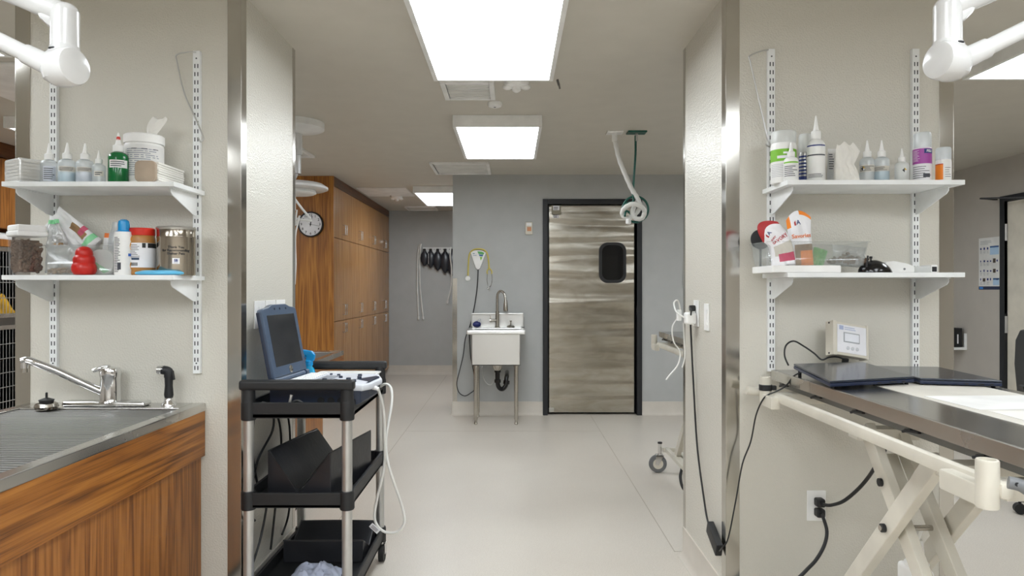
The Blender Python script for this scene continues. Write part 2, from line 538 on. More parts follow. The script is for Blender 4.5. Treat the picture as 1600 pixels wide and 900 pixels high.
def base(name, x0, y0, x1, y1, out):
    """coved baseboard strip along a wall, out = direction it faces"""
    o = Vector(out).normalized() * 0.0
    ox, oy = out
    h = 0.14; t = 0.008; cv = 0.03
    a = Vector((x0, y0, 0)); e = Vector((x1 - x0, y1 - y0, 0)); n = Vector((ox, oy, 0))
    prof = [(0, 0), (cv, 0), (cv, 0.002), (t + 0.008, 0.012), (t, 0.03), (t, h), (0, h)]
    m = MB(); m.prism([a + n * p + Vector((0, 0, z)) for p, z in prof], e)
    struct(m, name, 'base')
base('baseboard_back', -0.606, YF, DX0, YF, (0, -1))
base('baseboard_back', DX1, YF, XR, YF, (0, -1))
base('baseboard_recess', -2.5, YR, -0.52, YR, (0, -1))
base('baseboard_corner', -0.606, YF, -0.606, YF + .12, (-1, 0))
base('baseboard_column_left', LX1, CY0 + .05, LX1, CY1 - .01, (1, 0))
base('baseboard_column_right', RX0, CY0 + .05, RX0, CY1 - .01, (-1, 0))
base('baseboard_right', XR, DY1 + .05, XR, YF, (-1, 0))
base('baseboard_right', XR, YB, XR, DY0 - .05, (-1, 0))

def guard(n, x, y, sx, sy, wx=.052, wy=.05, z0=0.0, z1=CH):
    """stainless corner guard; corner at x,y; sx,sy point along the two wall faces away from the corner"""
    t = 0.0022; m = MB()
    m.box((x, y - sy * t, z0), (x + sx * wx, y, z1), 0.0005)
    m.box((x - sx * t, y - sy * t, z0), (x, y + sy * wy, z1), 0.0005)
    struct(m, 'trim_%d' % n, 'steel_z')
guard(1, LX1, CY0, -1, 1); guard(2, LX1, CY1, -1, -1, .05, .035)
guard(3, LX0, CY0, 1, 1, .057); guard(4, LX0, CY1, 1, -1)
guard(5, RX0, CY0, 1, 1); guard(6, RX0, CY1, 1, -1, .05, .035)
guard(7, RX1, CY0, -1, 1, .055); guard(8, RX1, CY1, -1, -1)
guard(9, -0.606, YF, 1, 1, .045, .05, 0.14, 1.40)

# ------------------------------------------------------------------ doors
fr = MB()
y0, y1 = YF - .018, YF + .12
w = .052
fr.box((DX0, y0, 0), (DX0 + w, y1, DT), .004); fr.box((DX1 - w, y0, 0), (DX1, y1, DT), .004); fr.box((DX0 + w, y0, DT - w), (DX1 - w, y1, DT), .004)
door1 = struct(fr, 'door_1', 'black_frame')
lf = MB()
lx0, lx1, lz0, lz1 = 0.380, 1.256, 0.022, 2.150
wx0, wx1, wz0, wz1 = 0.892, 1.172, 1.352, 1.768
ly = YF + .03
def rrect(x0, x1, z0, z1, r, y, k=6):
    pts = []
    for cx, cz, a0 in ((x1 - r, z1 - r, 0), (x0 + r, z1 - r, PI / 2), (x0 + r, z0 + r, PI), (x1 - r, z0 + r, 1.5 * PI)):
        for i in range(k + 1):
            a = a0 + (PI / 2) * i / k
            pts.append(Vector((cx + r * math.cos(a), y, cz + r * math.sin(a))))
    return pts
lf.box((lx0, ly, lz0), (lx1, ly + .035, lz1), .004)
leaf = lf.build('door_leaf', 'door_steel', door1)
wf = MB(); wf.prism(rrect(wx0, wx1, wz0, wz1, .09, ly - .014), (0, .014, 0), .003); wf.build('window_frame', 'black', leaf)
MB().prism(rrect(wx0 + .03, wx1 - .03, wz0 + .03, wz1 - .03, .07, ly - .0155), (0, .004, 0)).build('window_glass', 'glass_dark', leaf)
hb = MB(); hb.box((0.405, ly - .035, 2.055), (0.50, ly, 2.145), .003); hb.build('hinge_box', plain('hinge_box', (148, 142, 124), .4), leaf)
st = MB(); st.box((0.42, ly - .0365, 2.095), (0.485, ly - .035, 2.14)); st.mi = 1
mp = plane_map((0.4525, ly - .0367, 2.115), (1, 0, 0), (0, 0, 1)); st.lines(mp, -.026, .028, -.016, .016, 4, 3)
st.build('warning_sticker', ['sticker', 'ink'], leaf)
st = MB(); st.box((0.422, ly - .0015, 2.02), (0.48, ly, 2.05)); st.mi = 1
mp = plane_map((0.451, ly - .0017, 2.035), (1, 0, 0), (0, 0, 1)); st.lines(mp, -.024, .026, -.012, .012, 3, 4)
st.build('warning_sticker', ['sticker', 'ink'], leaf)
MB().box((lx0 + .0, ly - .01, 0.03), (lx0 + .05, ly, .07), .002).build('pivot', 'steel', leaf)
# black slab standing in for the darkness behind the steel door
struct(MB().box((DX0, YF + .12, 0), (DX1, YF + .14, DT)), 'doorway_dark_fill', 'black')
# side door
fr = MB(); xo = XR - .02
fr.box((xo, DY1 - .06, 0), (XR + .1, DY1, DZ), .003); fr.box((xo, DY0, 0), (XR + .1, DY0 + .06, DZ), .003); fr.box((xo, DY0 + .06, DZ - .05), (XR + .1, DY1 - .06, DZ), .003)
door2 = struct(fr, 'door_2', 'black_frame')
lf = MB().box((XR + .005, DY0 + .064, .012), (XR + .05, DY1 - .064, DZ - .054), .003).build('door_leaf', 'beige_plastic', door2)
for z in (1.72, 0.90, 0.25):
    h = MB(); h.box((XR - .006, DY1 - .075, z), (XR + .004, DY1 - .045, z + .15), .002); h.cyl((XR - .008, DY1 - .062, z), (XR - .008, DY1 - .062, z + .15), .008, n=10)
    h.build('hinge', 'alu', door2)
cl = MB(); cl.box((XR - .065, 5.38, 1.985), (XR + .005, 5.78, 2.045), .006); cl.build('door_closer', 'alu', door2)
cl = MB(); cl.bar((XR - .05, 5.72, 2.06), (XR - .26, 6.02, 2.09), .03, .012); cl.bar((XR - .26, 6.02, 2.09), (XR - .02, 6.18, 2.10), .03, .012); cl.cyl((XR - .05, 5.72, 2.04), (XR - .05, 5.72, 2.075), .015)
cl.build('closer_arm', 'black', door2)
MB().tube([(XR - .01, 5.22, 1.02), (XR - .06, 5.22, 1.02), (XR - .06, 5.34, 1.02)], .01, smooth=False).build('door_handle', 'satin', door2)

# ------------------------------------------------------------------ ceiling fittings
def panel_light(x0, y0, x1, y1, label, group=None, long_x=False):
    t = thing('ceiling_light', label, 'ceiling light', ((x0 + x1) / 2, (y0 + y1) / 2, CH), group=group)
    z0 = CH - .08; w = .022
    m = MB()
    m.box((x0, y0, z0), (x0 + w, y1, CH - .0005), .002); m.box((x1 - w, y0, z0), (x1, y1, CH - .0005), .002)
    m.box((x0 + w, y0, z0), (x1 - w, y0 + w, CH - .0005), .002); m.box((x0 + w, y1 - w, z0), (x1 - w, y1, CH - .0005), .002)
    m.build('frame', 'white', t)
    MB().box((x0 + w, y0 + w, z0 + .004), (x1 - w, y1 - w, z0 + .012)).build('diffuser', 'lamp', t)
    return t
panel_light(-.408, 2.36, .214, 3.57, 'large white framed ceiling light panel nearest the top edge, over the aisle between the columns')
panel_light(-.398, 4.573, .202, 5.73, 'white boxy ceiling light panel above the space before the steel door, whole in view')
panel_light(-1.13, 7.77, -.535, 9.0, 'far ceiling light panel in the corridor left of the grey wall, partly hidden by it')
panel_light(2.34, 2.36, 2.95, 3.55, 'ceiling light panel at the upper right edge behind the white lamp arm')
panel_light(-3.43, 4.6, -2.82, 5.8, 'ceiling light panel at the far left edge above the wooden wall cabinets')
for x, y in ((-1.75, -.25), (1.05, -.25), (-1.75, -1.7), (-.4, -2.1), (1.05, -1.7), (-.408, -.6), (2.34, -.6), (-2.95, -.6), (-2.95, 2.0), (2.34, 4.6)):  # panels added out of view to brighten surfaces facing the camera
    panel_light(x, y, x + .61, y + 1.2, 'ceiling light panel out of view in the same room', 'ceiling lights beyond the frame')

def vent(x0, y0, x1, y1, label, slats=8, name='ceiling_vent', mat='white', th=.02, inner=.03):
    t = thing(name, label, 'vent', ((x0 + x1) / 2, (y0 + y1) / 2, CH))
    m = MB(); z = CH - th
    m.box((x0, y0, z), (x0 + inner, y1, CH - .0005), .003); m.box((x1 - inner, y0, z), (x1, y1, CH - .0005), .003)
    m.box((x0 + inner, y0, z), (x1 - inner, y0 + inner, CH - .0005), .003); m.box((x0 + inner, y1 - inner, z), (x1 - inner, y1, CH - .0005), .003)
    m.build('frame', mat, t)
    g = MB(); g.box((x0 + inner, y0 + inner, z + .012), (x1 - inner, y1 - inner, CH - .001))
    n = slats
    for i in range(n):
        yy = y0 + inner + (y1 - y0 - 2 * inner) * (i + .5) / n
        g.box((x0 + inner, yy - .004, z + .0095), (x1 - inner, yy + .002, z + .013))
    g.build('grille', plain('vent_grille', (222, 222, 218), .5), t)
    return t
vent(-.405, 3.80, -.10, 4.15, 'small square ceiling vent directly behind the largest light panel')
vent(-.765, 6.28, -.21, 6.88, 'wide white ceiling vent just before the top of the grey wall', 14)
vent(-1.53, 9.66, -1.09, 10.1, 'farthest small ceiling vent at the end of the corridor', 8)
vent(-2.33, 5.4, -1.73, 6.0, 'ceiling vent showing one corner behind the white lamp column at the left', 12)
t = thing('access_panel', 'flat off-white access panel in the corridor ceiling above the wooden cabinets', 'ceiling panel', (-1.5, 8.2, CH))
MB().box((-1.80, 7.88, CH - .012), (-1.22, 8.56, CH - .0005), .003).build('panel', 'white_plastic', t)
MB().tube([(-1.51, 8.49, CH - .012), (-1.51, 8.49, CH - .02)], .012, smooth=False).build('latch', 'satin', t)
o = MB().box((-3.07, 3.5, CH - .012), (-2.45, 4.42, CH - .0005), .003).build('ceiling_board', 'white')
sobj(o, 'pale flat ceiling board at the far left above the animal cages', 'ceiling panel')

def spinner(x, y, label):
    t = thing('smoke_detector', label, 'detector', (x, y, CH))
    MB().lathe((x, y, CH - .001), [(.07, 0), (.07, -.012), (.062, -.024), (.04, -.03), (.0, -.031)], 32).build('base', 'white', t)
    MB().lathe((x, y, CH - .03), [(.028, 0), (.024, -.02), (.01, -.03), (0, -.031)], 20).build('sensor', 'white_plastic', t)
    for s in (-1, 1): MB().sphere((x + s * .052, y, CH - .03), .024, 1.2, 1, .7).build('side_lobe', 'white', t)
spinner(.025, 3.84, 'white round smoke detector with side lobes half hidden behind the largest light panel')
spinner(-1.46, 8.66, 'white round smoke detector with side lobes in the corridor by the wooden cabinets')
t = thing('ceiling_sensor', 'small plain white disc on the ceiling between two light panels', 'sensor', (-.107, 4.27, CH))
MB().lathe((-.107, 4.27, CH - .001), [(.046, 0), (.046, -.012), (.04, -.024), (.03, -.028), (0, -.028)], 32).build('cover', 'white_plastic', t)
MB().lathe((-.107, 4.27, CH - .0275), [(.008, 0), (.006, -.004), (0, -.005)], 12).build('lens', 'grey_rubber', t)
o = MB().bar((.252, 3.8, CH - .0005), (.262, 3.8, CH - .035), .018, .012, .002).cyl((.262, 3.8, CH - .03), (.266, 3.8, CH - .052), .005, n=10).build('ceiling_hook', 'steel_dark')
sobj(o, 'tiny dark metal hook on the ceiling right of the largest light panel', 'hook')

# gas hoses hanging from the ceiling
def outlet_drop(x, y, label, matp, pts, r, mat, hw=.075):
    t = thing('hose_drop', label, 'hose', (x, y, CH))
    MB().box((x - hw, y - .05, CH - .012), (x + hw, y + .05, CH - .0005), .003).build('ceiling_plate', matp, t)
    m = MB(); m.tube(pts, r, 12); h = m.build('hose', mat, t)
    MB().cyl((x, y, CH - .012), (x, y, CH - .07), (r if not callable(r) else .015) * 1.35, n=16).build('fitting', matp if mat != 'green_hose' else 'alu', t)
    return t, h
Y = 5.07
def Q(px, py, dy=0): return P(px, py, Y + dy)
t, h = outlet_drop(.763, Y, 'white corrugated hose hanging from a white ceiling plate and ending in a loop', 'white',
    [Q(960.5, 215), Q(962, 225), Q(968, 250), Q(978, 275), Q(988, 297), Q(996, 310), Q(1000, 322), Q(994, 333), Q(982, 341), Q(973, 336), Q(975, 326, -.03), Q(987, 319, -.05), Q(999, 321, -.06), Q(1007, 330, -.05), Q(1003, 341, -.04), Q(993, 341, -.03), Q(988, 332, -.02), Q(993, 320, .01), Q(998, 312, .03)],
    lambda t: .0175 + .0012 * math.sin(t * 900), 'tube_white', .06)
m = MB(); m.lathe(Q(982, 348, -.03), [(.012, .03), (.02, .02), (.02, -.006), (.012, -.012)], 16); m.build('end_cap', 'white_plastic', t)
t, h = outlet_drop(.925, Y, 'thin dark green gas hose hanging from a green ceiling plate and coiled at its end', 'green_hose',
    [Q(993, 212), Q(993, 240), Q(991, 270), Q(989, 300), Q(989, 315)] +
    [Q(993 + 20 * math.cos(a * .7), 327 - 20 * math.sin(a * .7), .03 + .01 * math.sin(a)) for a in range(4, 26)] + [Q(980, 330, -.02), Q(976, 338, -.04)],
    .0085, 'green_hose', .07)
# ------------------------------------------------------------------ tall cabinets in the corridor
def cabinet_unit():
    W = .79; D = .635
    t = thing('tall_cabinet', 'x', 'cabinet', (-1.865, 7.08, 0), group='tall wooden cabinets in a row')
    x0 = -1.865 - D; x1 = -1.865; y0 = 7.08; y1 = y0 + W - .001
    m = MB()
    m.box((x0, y0, .10), (x1, y1, CH - .002)); m.build('body', 'wood_end', t)
    MB().box((x0, y0, 0), (x1 - .05, y1, .10)).build('plinth', 'wood_dark', t)
    MB().box((x1, y0, 2.36), (x1 + .021, y1, CH - .002)).build('top_filler', 'wood_dark', t)
    rows = [(.104, .946, 'low'), (.952, 1.823, 'mid'), (1.829, 2.356, 'top')]
    for z0, z1, k in rows:
        for s in (0, 1):
            a = y0 + .001 + s * (W / 2); b = a + W / 2 - .002
            d = MB().box((x1, a, z0), (x1 + .02, b, z1), .0015).build('door', 'wood_door', t)
            hy = y0 + W / 2 + (-.035 if s == 0 else .035)
            hz = {'low': (.82, .917), 'mid': (1.01, 1.12), 'top': (1.88, 1.985)}[k]
            h = MB(); xx = x1 + .02
            h.tube([(xx, hy, hz[0]), (xx + .03, hy, hz[0]), (xx + .03, hy, hz[1]), (xx, hy, hz[1])], .005, 10, smooth=False)
            h.build('handle', 'chrome', d)
    return t
cabs = ['nearest tall wooden cabinet of the corridor row, next to the clock panel', 'second tall wooden cabinet of the corridor row, counted from the clock',
        'third tall wooden cabinet of the corridor row, counted from the clock', 'farthest tall wooden cabinet of the row, against the corridor end wall']
c0 = cabinet_unit(); relabel(c0, cabs[0])
for i in (1, 2, 3):
    c = copy_tree(c0); c.location = (c0.location.x, c0.location.y + .79 * i, 0); relabel(c, cabs[i])
o = MB().box((-2.5, 7.055, 0), (-1.8435, 7.078, CH - .002), .001).build('end_panel', 'wood_end')
sobj(o, 'tall wooden end panel facing the room with the wall clock on it', 'panel')

# clock
def clock(x, y, z, r):
    t = thing('wall_clock', 'round black-rimmed wall clock with white face on the wooden panel', 'clock', (x, y, z))
    ax = (0, -1, 0)
    MB().lathe((x, y, z), [(r * .9, 0), (r, .006), (r, .022), (r * .97, .034), (r * .9, .036), (r * .88, .02), (0, .02)], 48, True, ax).build('rim', 'black', t)
    MB().lathe((x, y, z), [(r * .9, .0205), (r * .9, .023), (0, .023)], 48, True, ax).build('face', 'sticker', t)
    m = MB()
    for k in range(1, 13):
        a = PI / 2 - k * PI / 6
        cx = x + math.cos(a) * r * .72; cz = z + math.sin(a) * r * .72
        m.text(str(k), r * .27, plane_map((cx, y - .0236, cz), (1, 0, 0), (0, 0, 1)), bold=.0006)
    m.build('numerals', 'black', t)
    for name, ang, L, wd in (('hour_hand', 84, .42, .008), ('minute_hand', 78, .66, .006), ('second_hand', -12, .7, .0025)):
        a = math.radians(ang)
        MB().bar((x - math.cos(a) * .02, y - .026, z - math.sin(a) * .02), (x + math.cos(a) * r * L, y - .026, z + math.sin(a) * r * L), wd, .0015, up=(0, 1, 0)).build(name, 'black', t)
    MB().lathe((x, y, z), [(.008, .023), (.008, .029), (0, .03)], 16, True, ax).build('hub', 'black', t)
clock(-2.075, 7.055, 1.956, .132)

# ------------------------------------------------------------------ far corridor wall: rail, bags, hoses
Y = YR
t = thing('hook_rail', 'white perforated hook rail holding the dark breathing bags on the far wall', 'rail', P(684, 392, Y))
m = MB(); a = P(661, 386.5, Y); b = P(706, 395.5, Y)
m.box((a.x, Y - .012, b.z), (b.x, Y - .0005, a.z), .003)
m.mi = 1
for i in range(9): m.cyl((a.x + .03 + i * .046, Y - .0125, a.z - .03), (a.x + .03 + i * .046, Y - .0115, a.z - .03), .006, n=10)
m.build('plate', ['white_plastic', 'slot'], t)
bagx = [664, 673.5, 684.5, 696, 706.5]; bagb = [416, 419, 423, 427, 431]
for i, px in enumerate(bagx):
    p = P(px, 391, Y); MB().tube([(p.x, Y - .012, p.z), (p.x, Y - .06, p.z + .0), (p.x, Y - .07, p.z + .018)], .006, 8, smooth=False).build('hook', 'satin', t)
lab = ['dark rubber breathing bag at the left end of the hook rail, smallest', 'shiny dark breathing bag with pale stripe, second on the hook rail', 'dark breathing bag in the middle of the hook rail',
       'large glossy dark breathing bag, fourth on the hook rail', 'dark breathing bag half hidden at the right end of the hook rail']
for i, (px, pb) in enumerate(zip(bagx, bagb)):
    top = P(px, 389, Y); bot = P(px, pb, Y); h = top.z - bot.z; r = .062 + .005 * i
    t = thing('breathing_bag', lab[i], 'bag', (top.x, Y - .058, bot.z), group='breathing bags on the hook rail')
    m = MB(); m.xf = Matrix.Translation((top.x, Y - .058, 0)) @ Matrix.Diagonal((1, .5, 1, 1))
    prof = [(.012, 0), (.016, .03 * h), (r * .55, .12 * h), (r * .9, .28 * h), (r, .48 * h), (r * .85, .68 * h), (r * .45, .84 * h), (.02, .9 * h)]
    m.lathe((0, 0, bot.z), prof, 20); m.build('bladder', plain('bag_rubber', (38, 42, 50), .3), t)
    MB().lathe((top.x, Y - .058, bot.z + .89 * h), [(.02, 0), (.022, .03 * h), (.022, .09 * h), (.015, .11 * h)], 14).build('neck', 'black', t)
    if i == 1:
        MB().bar((top.x - .028, Y - .088, bot.z + .2 * h), (top.x - .028, Y - .088, bot.z + .75 * h), .02, .006, .002).build('pale_stripe', 'white_plastic', t)
def hung_hose(name, label, pts, r=.011):
    t = thing(name, label, 'hose', pts[0])
    MB().tube(pts, lambda u: r + .0008 * math.sin(u * 500), 10).build('tube', 'tube_white', t)
    d = (pts[-1] - pts[-2]).normalized()
    MB().cyl(pts[-1] - d * .005, pts[-1] + d * .04, r * 1.35, n=12).build('connector', 'white_plastic', t)
    return t
hung_hose('breathing_hose', 'long white breathing hose hanging left of the dark bags, nearer the wooden cabinets', [P(657, 381, Y - .03), P(654, 388, Y - .04), P(652.5, 410, Y - .02), P(652, 450, Y - .02), P(654, 495, Y - .02)])
hung_hose('breathing_hose', 'white breathing hose hanging beside the dark bags, the longer-curved right one of the pair', [P(658, 381, Y - .06), P(657, 388, Y - .06), P(655.5, 410, Y - .02), P(656.5, 450, Y - .02), P(661, 495, Y - .02)])
hung_hose('breathing_hose', 'short white hose curling out from behind the grey wall corner', [P(704.5, 386, Y - .14), P(703.5, 400, Y - .14), P(705.5, 420, Y - .1), P(705, 445, Y - .05), P(700, 470, Y - .03)])

# ------------------------------------------------------------------ utility sink on the grey wall
def sink():
    t = thing('utility_sink', 'freestanding stainless utility sink against the grey wall', 'sink', (-.15, 6.68, 0))
    x0, x1, yf, yb, zr = -.43, .125, 6.44, 6.955, .905
    m = MB()
    for a, b in (((x0, yf, zr - .045), (x1, yf + .03, zr)), ((x0, yf, zr - .02), (x0 + .04, yb, zr)), ((x1 - .04, yf, zr - .02), (x1, yb, zr)), ((x0, yb - .19, zr - .02), (x1, yb, zr))):
        m.box(a, b, .009, 3)
    m.build('rim', 'steel_sink', t)
    bx0, bx1, by0, by1, bz = -.385, .08, 6.465, 6.79, .565
    m = MB(); k = .012
    m.box((bx0, by0, bz), (bx1, by1, bz + .012), .004)
    m.box((bx0, by0, bz), (bx1, by0 + k, zr - .02), .004); m.box((bx0, by1 - k, bz), (bx1, by1, zr - .02), .004)
    m.box((bx0, by0, bz), (bx0 + k, by1, zr - .02), .004); m.box((bx1 - k, by0, bz), (bx1, by1, zr - .02), .004)
    m.build('bowl', 'steel_sink', t)
    m = MB(); m.box((x0 + .02, yb - .012, zr - .01), (x1 - .01, yb, 1.045), .003); m.box((x0 + .02, yb - .045, 1.03), (x1 - .01, yb - .01, 1.045), .003)
    m.box((x0 + .02, yb - .10, zr - .01), (x0 + .026, yb, 1.045), .002); m.box((x1 - .016, yb - .10, zr - .01), (x1 - .01, yb, 1.045), .002)
    m.build('backsplash', 'steel_sink', t)
    for lx, ly in ((-.345, 6.50), (.04, 6.50), (-.345, 6.88), (.04, 6.88)):
        l = MB(); l.cyl((lx, ly, .05), (lx, ly, .60), .019, n=18); l.cyl((lx, ly, .55), (lx, ly, .60), .024, n=18)
        lg = l.build('leg', 'satin', t)
        MB().lathe((lx, ly, 0), [(.014, 0), (.018, .01), (.014, .02), (.014, .055)], 16).build('foot', 'satin', lg)
    # drain and trap
    d = MB(); dx, dy = -.14, 6.63
    d.lathe((dx, dy, .50), [(.03, 0), (.045, .02), (.052, .05), (.052, .068)], 20); d.build('drain_cup', 'satin', t)
    m = MB(); m.tube([(dx, dy, .52), (dx, dy, .40), (dx + .01, dy, .34), (dx + .045, dy + .02, .315), (dx + .08, dy + .04, .35), (dx + .085, dy + .05, .41), (dx + .09, 6.72, .44), (dx + .09, 6.978, .44)], .022, 14)
    for z in (.50, .40): m.cyl((dx, dy, z - .018), (dx, dy, z + .012), .031, n=12)
    m.cyl((dx + .083, dy + .045, .36), (dx + .087, dy + .05, .395), .031, n=12)
    m.build('drain_trap', 'black_gloss', t)
    for vx, sgn in ((-.255, 1), (.02, -1)):
        v = MB(); v.cyl((vx, 6.978, .545), (vx, 6.90, .545), .012, n=12); v.lathe((vx, 6.89, .53), [(.016, 0), (.016, .04), (.01, .05)], 14); v.sphere((vx - .02 * sgn, 6.88, .545), .022, 1.2, .5, .8)
        v.build('shutoff_valve', 'chrome', t)
    MB().tube([(-.255, 6.89, .55), (-.30, 6.87, .50), (-.29, 6.86, .40), (-.24, 6.86, .33), (-.19, 6.86, .36), (-.17, 6.86, .58)], .0045, 8).build('supply_hose', 'alu', t)
    # faucet
    fx, fy = -.147, 6.85
    f = MB(); f.lathe((fx, fy, zr), [(.027, 0), (.027, .006), (.02, .012), (.019, .16)], 20)
    f.tube([(fx, fy, zr + .15), (fx, fy, zr + .28), (fx + .005, fy - .01, zr + .335), (fx + .035, fy - .03, zr + .365), (fx + .072, fy - .06, zr + .335), (fx + .082, fy - .07, zr + .27)], .0125, 14)
    fa = f.build('faucet', 'satin', t)
    MB().lathe((fx + .084, fy - .075, zr + .165), [(.021, 0), (.024, .012), (.022, .05), (.015, .11)], 18).build('spray_head', 'satin', fa)
    l = MB(); l.cyl((fx, fy, zr + .07), (fx - .06, fy - .01, zr + .07), .016, n=14); l.bar((fx - .068, fy - .01, zr + .055), (fx - .068, fy - .01, zr + .12), .014, .01, .002); l.cyl((fx - .06, fy - .01, zr + .07), (fx - .078, fy - .01, zr + .07), .018, n=14)
    l.build('lever', 'satin', fa)
    return t
sink()
t = thing('drain_strainer', 'small metal drain strainer standing on the sink deck right of the faucet', 'strainer', (-.012, 6.82, .905))
MB().lathe((-.012, 6.82, .905), [(.036, 0), (.042, .01), (.03, .022), (.012, .028)], 24).build('cup', 'satin', t)
MB().lathe((-.012, 6.82, .932), [(.006, 0), (.006, .03), (.012, .034), (.012, .042), (0, .044)], 14).build('knob', 'satin', t)
t = thing('rubber_bulb', 'dark blue rubber bulb lying on the sink deck left of the faucet', 'bulb', (-.35, 6.80, .905))
MB().sphere((-.35, 6.80, .938), .034, 1.25, 1, .97).build('bulb', plain('navy_rubber', (34, 44, 104), .45), t)
MB().cyl((-.335, 6.80, .962), (-.315, 6.80, .992), .012, .006, 12).build('spout', 'frost_white', t)

# fan-shaped device, stethoscope, cord, dispenser on the grey wall
Y = YF
t = thing('wall_device', 'white wedge-shaped handheld device with green and blue label on the grey wall', 'device', P(747, 406, Y))
def W(px, py, d=0): return P(px, py, Y) + Vector((0, -d, 0))
out = [W(735.5, 395, .0), W(740, 392, 0), W(747, 391, 0), W(754, 392, 0), W(759.5, 395, 0), W(750.5, 419, 0), W(747, 421.5, 0), W(743.5, 419, 0)]
out = [p + Vector((0, -.03, 0)) for p in out]
MB().prism(out, (0, .0295, 0), .004).build('case', 'white_plastic', t)
m = MB()
def dev(px, py): return W(px, py, .0312)
for mi, poly in ((0, [(746, 393), (753, 393.5), (757, 395.5), (755.5, 398), (748, 397)]), (1, [(748, 397.5), (755.5, 398.3), (754, 401), (749.5, 400.5)]), (2, [(750, 401.5), (754, 402), (751.5, 407.5)])):
    m.mi = mi; m.face([dev(*p) for p in poly])
m.mi = 1; m.face([dev(739, 396), dev(742, 396), dev(742, 397), dev(739, 397)]); m.face([dev(739.5, 399), dev(745, 399), dev(745, 399.6), dev(739.5, 399.6)])
m.build('label', ['leaf_green', plain('label_blue', (70, 120, 160), .5), 'lime'], t)
MB().tube([W(747, 420, .015), W(747, 427, .012), W(745.5, 450, .006), W(742, 475, .006), W(737, 500, .008), W(733, 514, .03)], .0055, 8).build('cord', 'black', t)
m = MB().tube([W(732, 516, .03), W(727, 530, .02), W(724, 555, .02), W(718, 580, .02), W(714, 598, .02), W(717, 612, .02), W(726, 618, .02), W(735, 614, .02), W(742, 606, .02), W(741, 585, .02), W(736, 560, .02), W(734, 535, .02), W(733, 516, .03)], .0045, 8)
sobj(m.build('power_cable', 'black'), 'thin black cord looping down beside the utility sink nearly to the baseboard', 'cord')
t = thing('stethoscope', 'pale yellow stethoscope hung around the wedge-shaped device on the grey wall', 'stethoscope', W(747, 420, 0))
MB().tube([W(731.5, 431, .02), W(732, 415, .015), W(733.5, 398, .012), W(739, 391, .012), W(747, 389, .012), W(756, 390.5, .012), W(761.5, 397, .012), W(763.5, 410, .012), W(764.5, 421, .014)], .0075, 10).build('tubing', 'yellow_tube', t)
MB().tube([W(762, 428, .014), W(761, 424, .014), W(764.5, 419.5, .014), W(768.5, 424, .014), W(768, 428, .014)], .006, 10).build('fork', 'yellow_tube', t)
MB().tube([W(762, 426, .014), W(761, 437, .014), W(762.5, 446, .014), W(765, 452, .014)], .0035, 8).tube([W(768, 426, .014), W(769, 437, .014), W(767, 446, .014), W(763, 450, .014)], .0035, 8).sphere(W(765, 453, .014), .009).sphere(W(762.5, 450.5, .014), .009).build('earpieces', 'chrome', t)
c = W(731, 435, .012); MB().lathe(c + Vector((0, .01, 0)), [(.024, 0), (.026, .004), (.026, .012), (.018, .018), (0, .019)], 24, True, (0, -1, 0)).build('chest_piece', 'white_plastic', t)
t = thing('wall_dispenser', 'small beige wall unit with an amber window near the steel door frame', 'wall unit', W(826.5, 356, 0))
a = W(821, 347, 0); b = W(832, 366.5, 0)
MB().box((a.x, Y - .03, b.z), (b.x, Y - .0005, a.z), .004).build('case', 'beige_plastic', t)
a = W(823.5, 355, 0); b = W(830, 361.5, 0); MB().box((a.x, Y - .033, b.z), (b.x, Y - .03, a.z), .001).build('window', plain('amber', (196, 132, 84), .3), t)
a = W(822.5, 348.5, 0); b = W(830.5, 353, 0); MB().box((a.x, Y - .0345, b.z), (b.x, Y - .03, a.z), .001).build('latch', 'white', t)
t = thing('wall_frame', 'thin white framed board on the grey wall beside the right column', 'frame', (1.9, Y, 1.3))
MB().box((1.747, Y - .02, 1.31), (2.05, Y - .0005, 1.575), .004).build('frame', 'white', t)
MB().box((1.767, Y - .022, 1.33), (2.03, Y - .019, 1.555), .001).build('board', 'grey_paint', t)

# ------------------------------------------------------------------ right side wall: poster, shelf, chair
t = thing('poster', 'white instruction poster with small pictures and dark bottom band beside the side door', 'poster', (XR, 6.3, 1.3))
py0, py1, pz0, pz1 = 6.43, 6.15, 1.285, 1.765
pm = plane_map((XR - .0035, py0, pz0), (0, -1, 0), (0, 0, 1)); PW = .28; PH = pz1 - pz0
MB().box((XR - .003, py1, pz0), (XR - .0005, py0, pz1)).build('sheet', 'paper', t)
m = MB(); m.mi = 0
m.patch(pm, 0, PW, 0, .03); m.mi = 1; m.patch(plane_map((XR - .0039, py0, pz0), (0, -1, 0), (0, 0, 1)), .01, .06, .006, .024)
m.mi = 2; m.patch(pm, .15, .265, .32, .385); m.patch(pm, .19, .27, .04, .09)
m.mi = 3; m.patch(pm, .15, .265, .385, .40); m.patch(pm, .19, .27, .09, .105)
pm2 = plane_map((XR - .0040, py0, pz0), (0, -1, 0), (0, 0, 1))
m.mi = 4
m.patch(pm2, .19, .225, .245, .285); m.patch(pm2, .19, .225, .155, .19); m.patch(pm2, .055, .09, .075, .105)
rnd = random.Random(5)
m.mi = 5
for v in (.37, .255, .165, .085):
    for u in (.02, .065, .11, .15, .235):
        if v == .37 and u > .12: continue
        m.patch(pm, u, u + rnd.uniform(.012, .022), v, v + rnd.uniform(.012, .022))
m.mi = 6
m.lines(pm, .02, .18, .415, .455, 3, 1, fill=.3)
for v in (.335, .22, .13, .045):
    for u in (.018, .062, .107):
        m.lines(pm, u, u + .035, v, v + .03, 4, int(u * 1000 + v * 100), fill=.35)
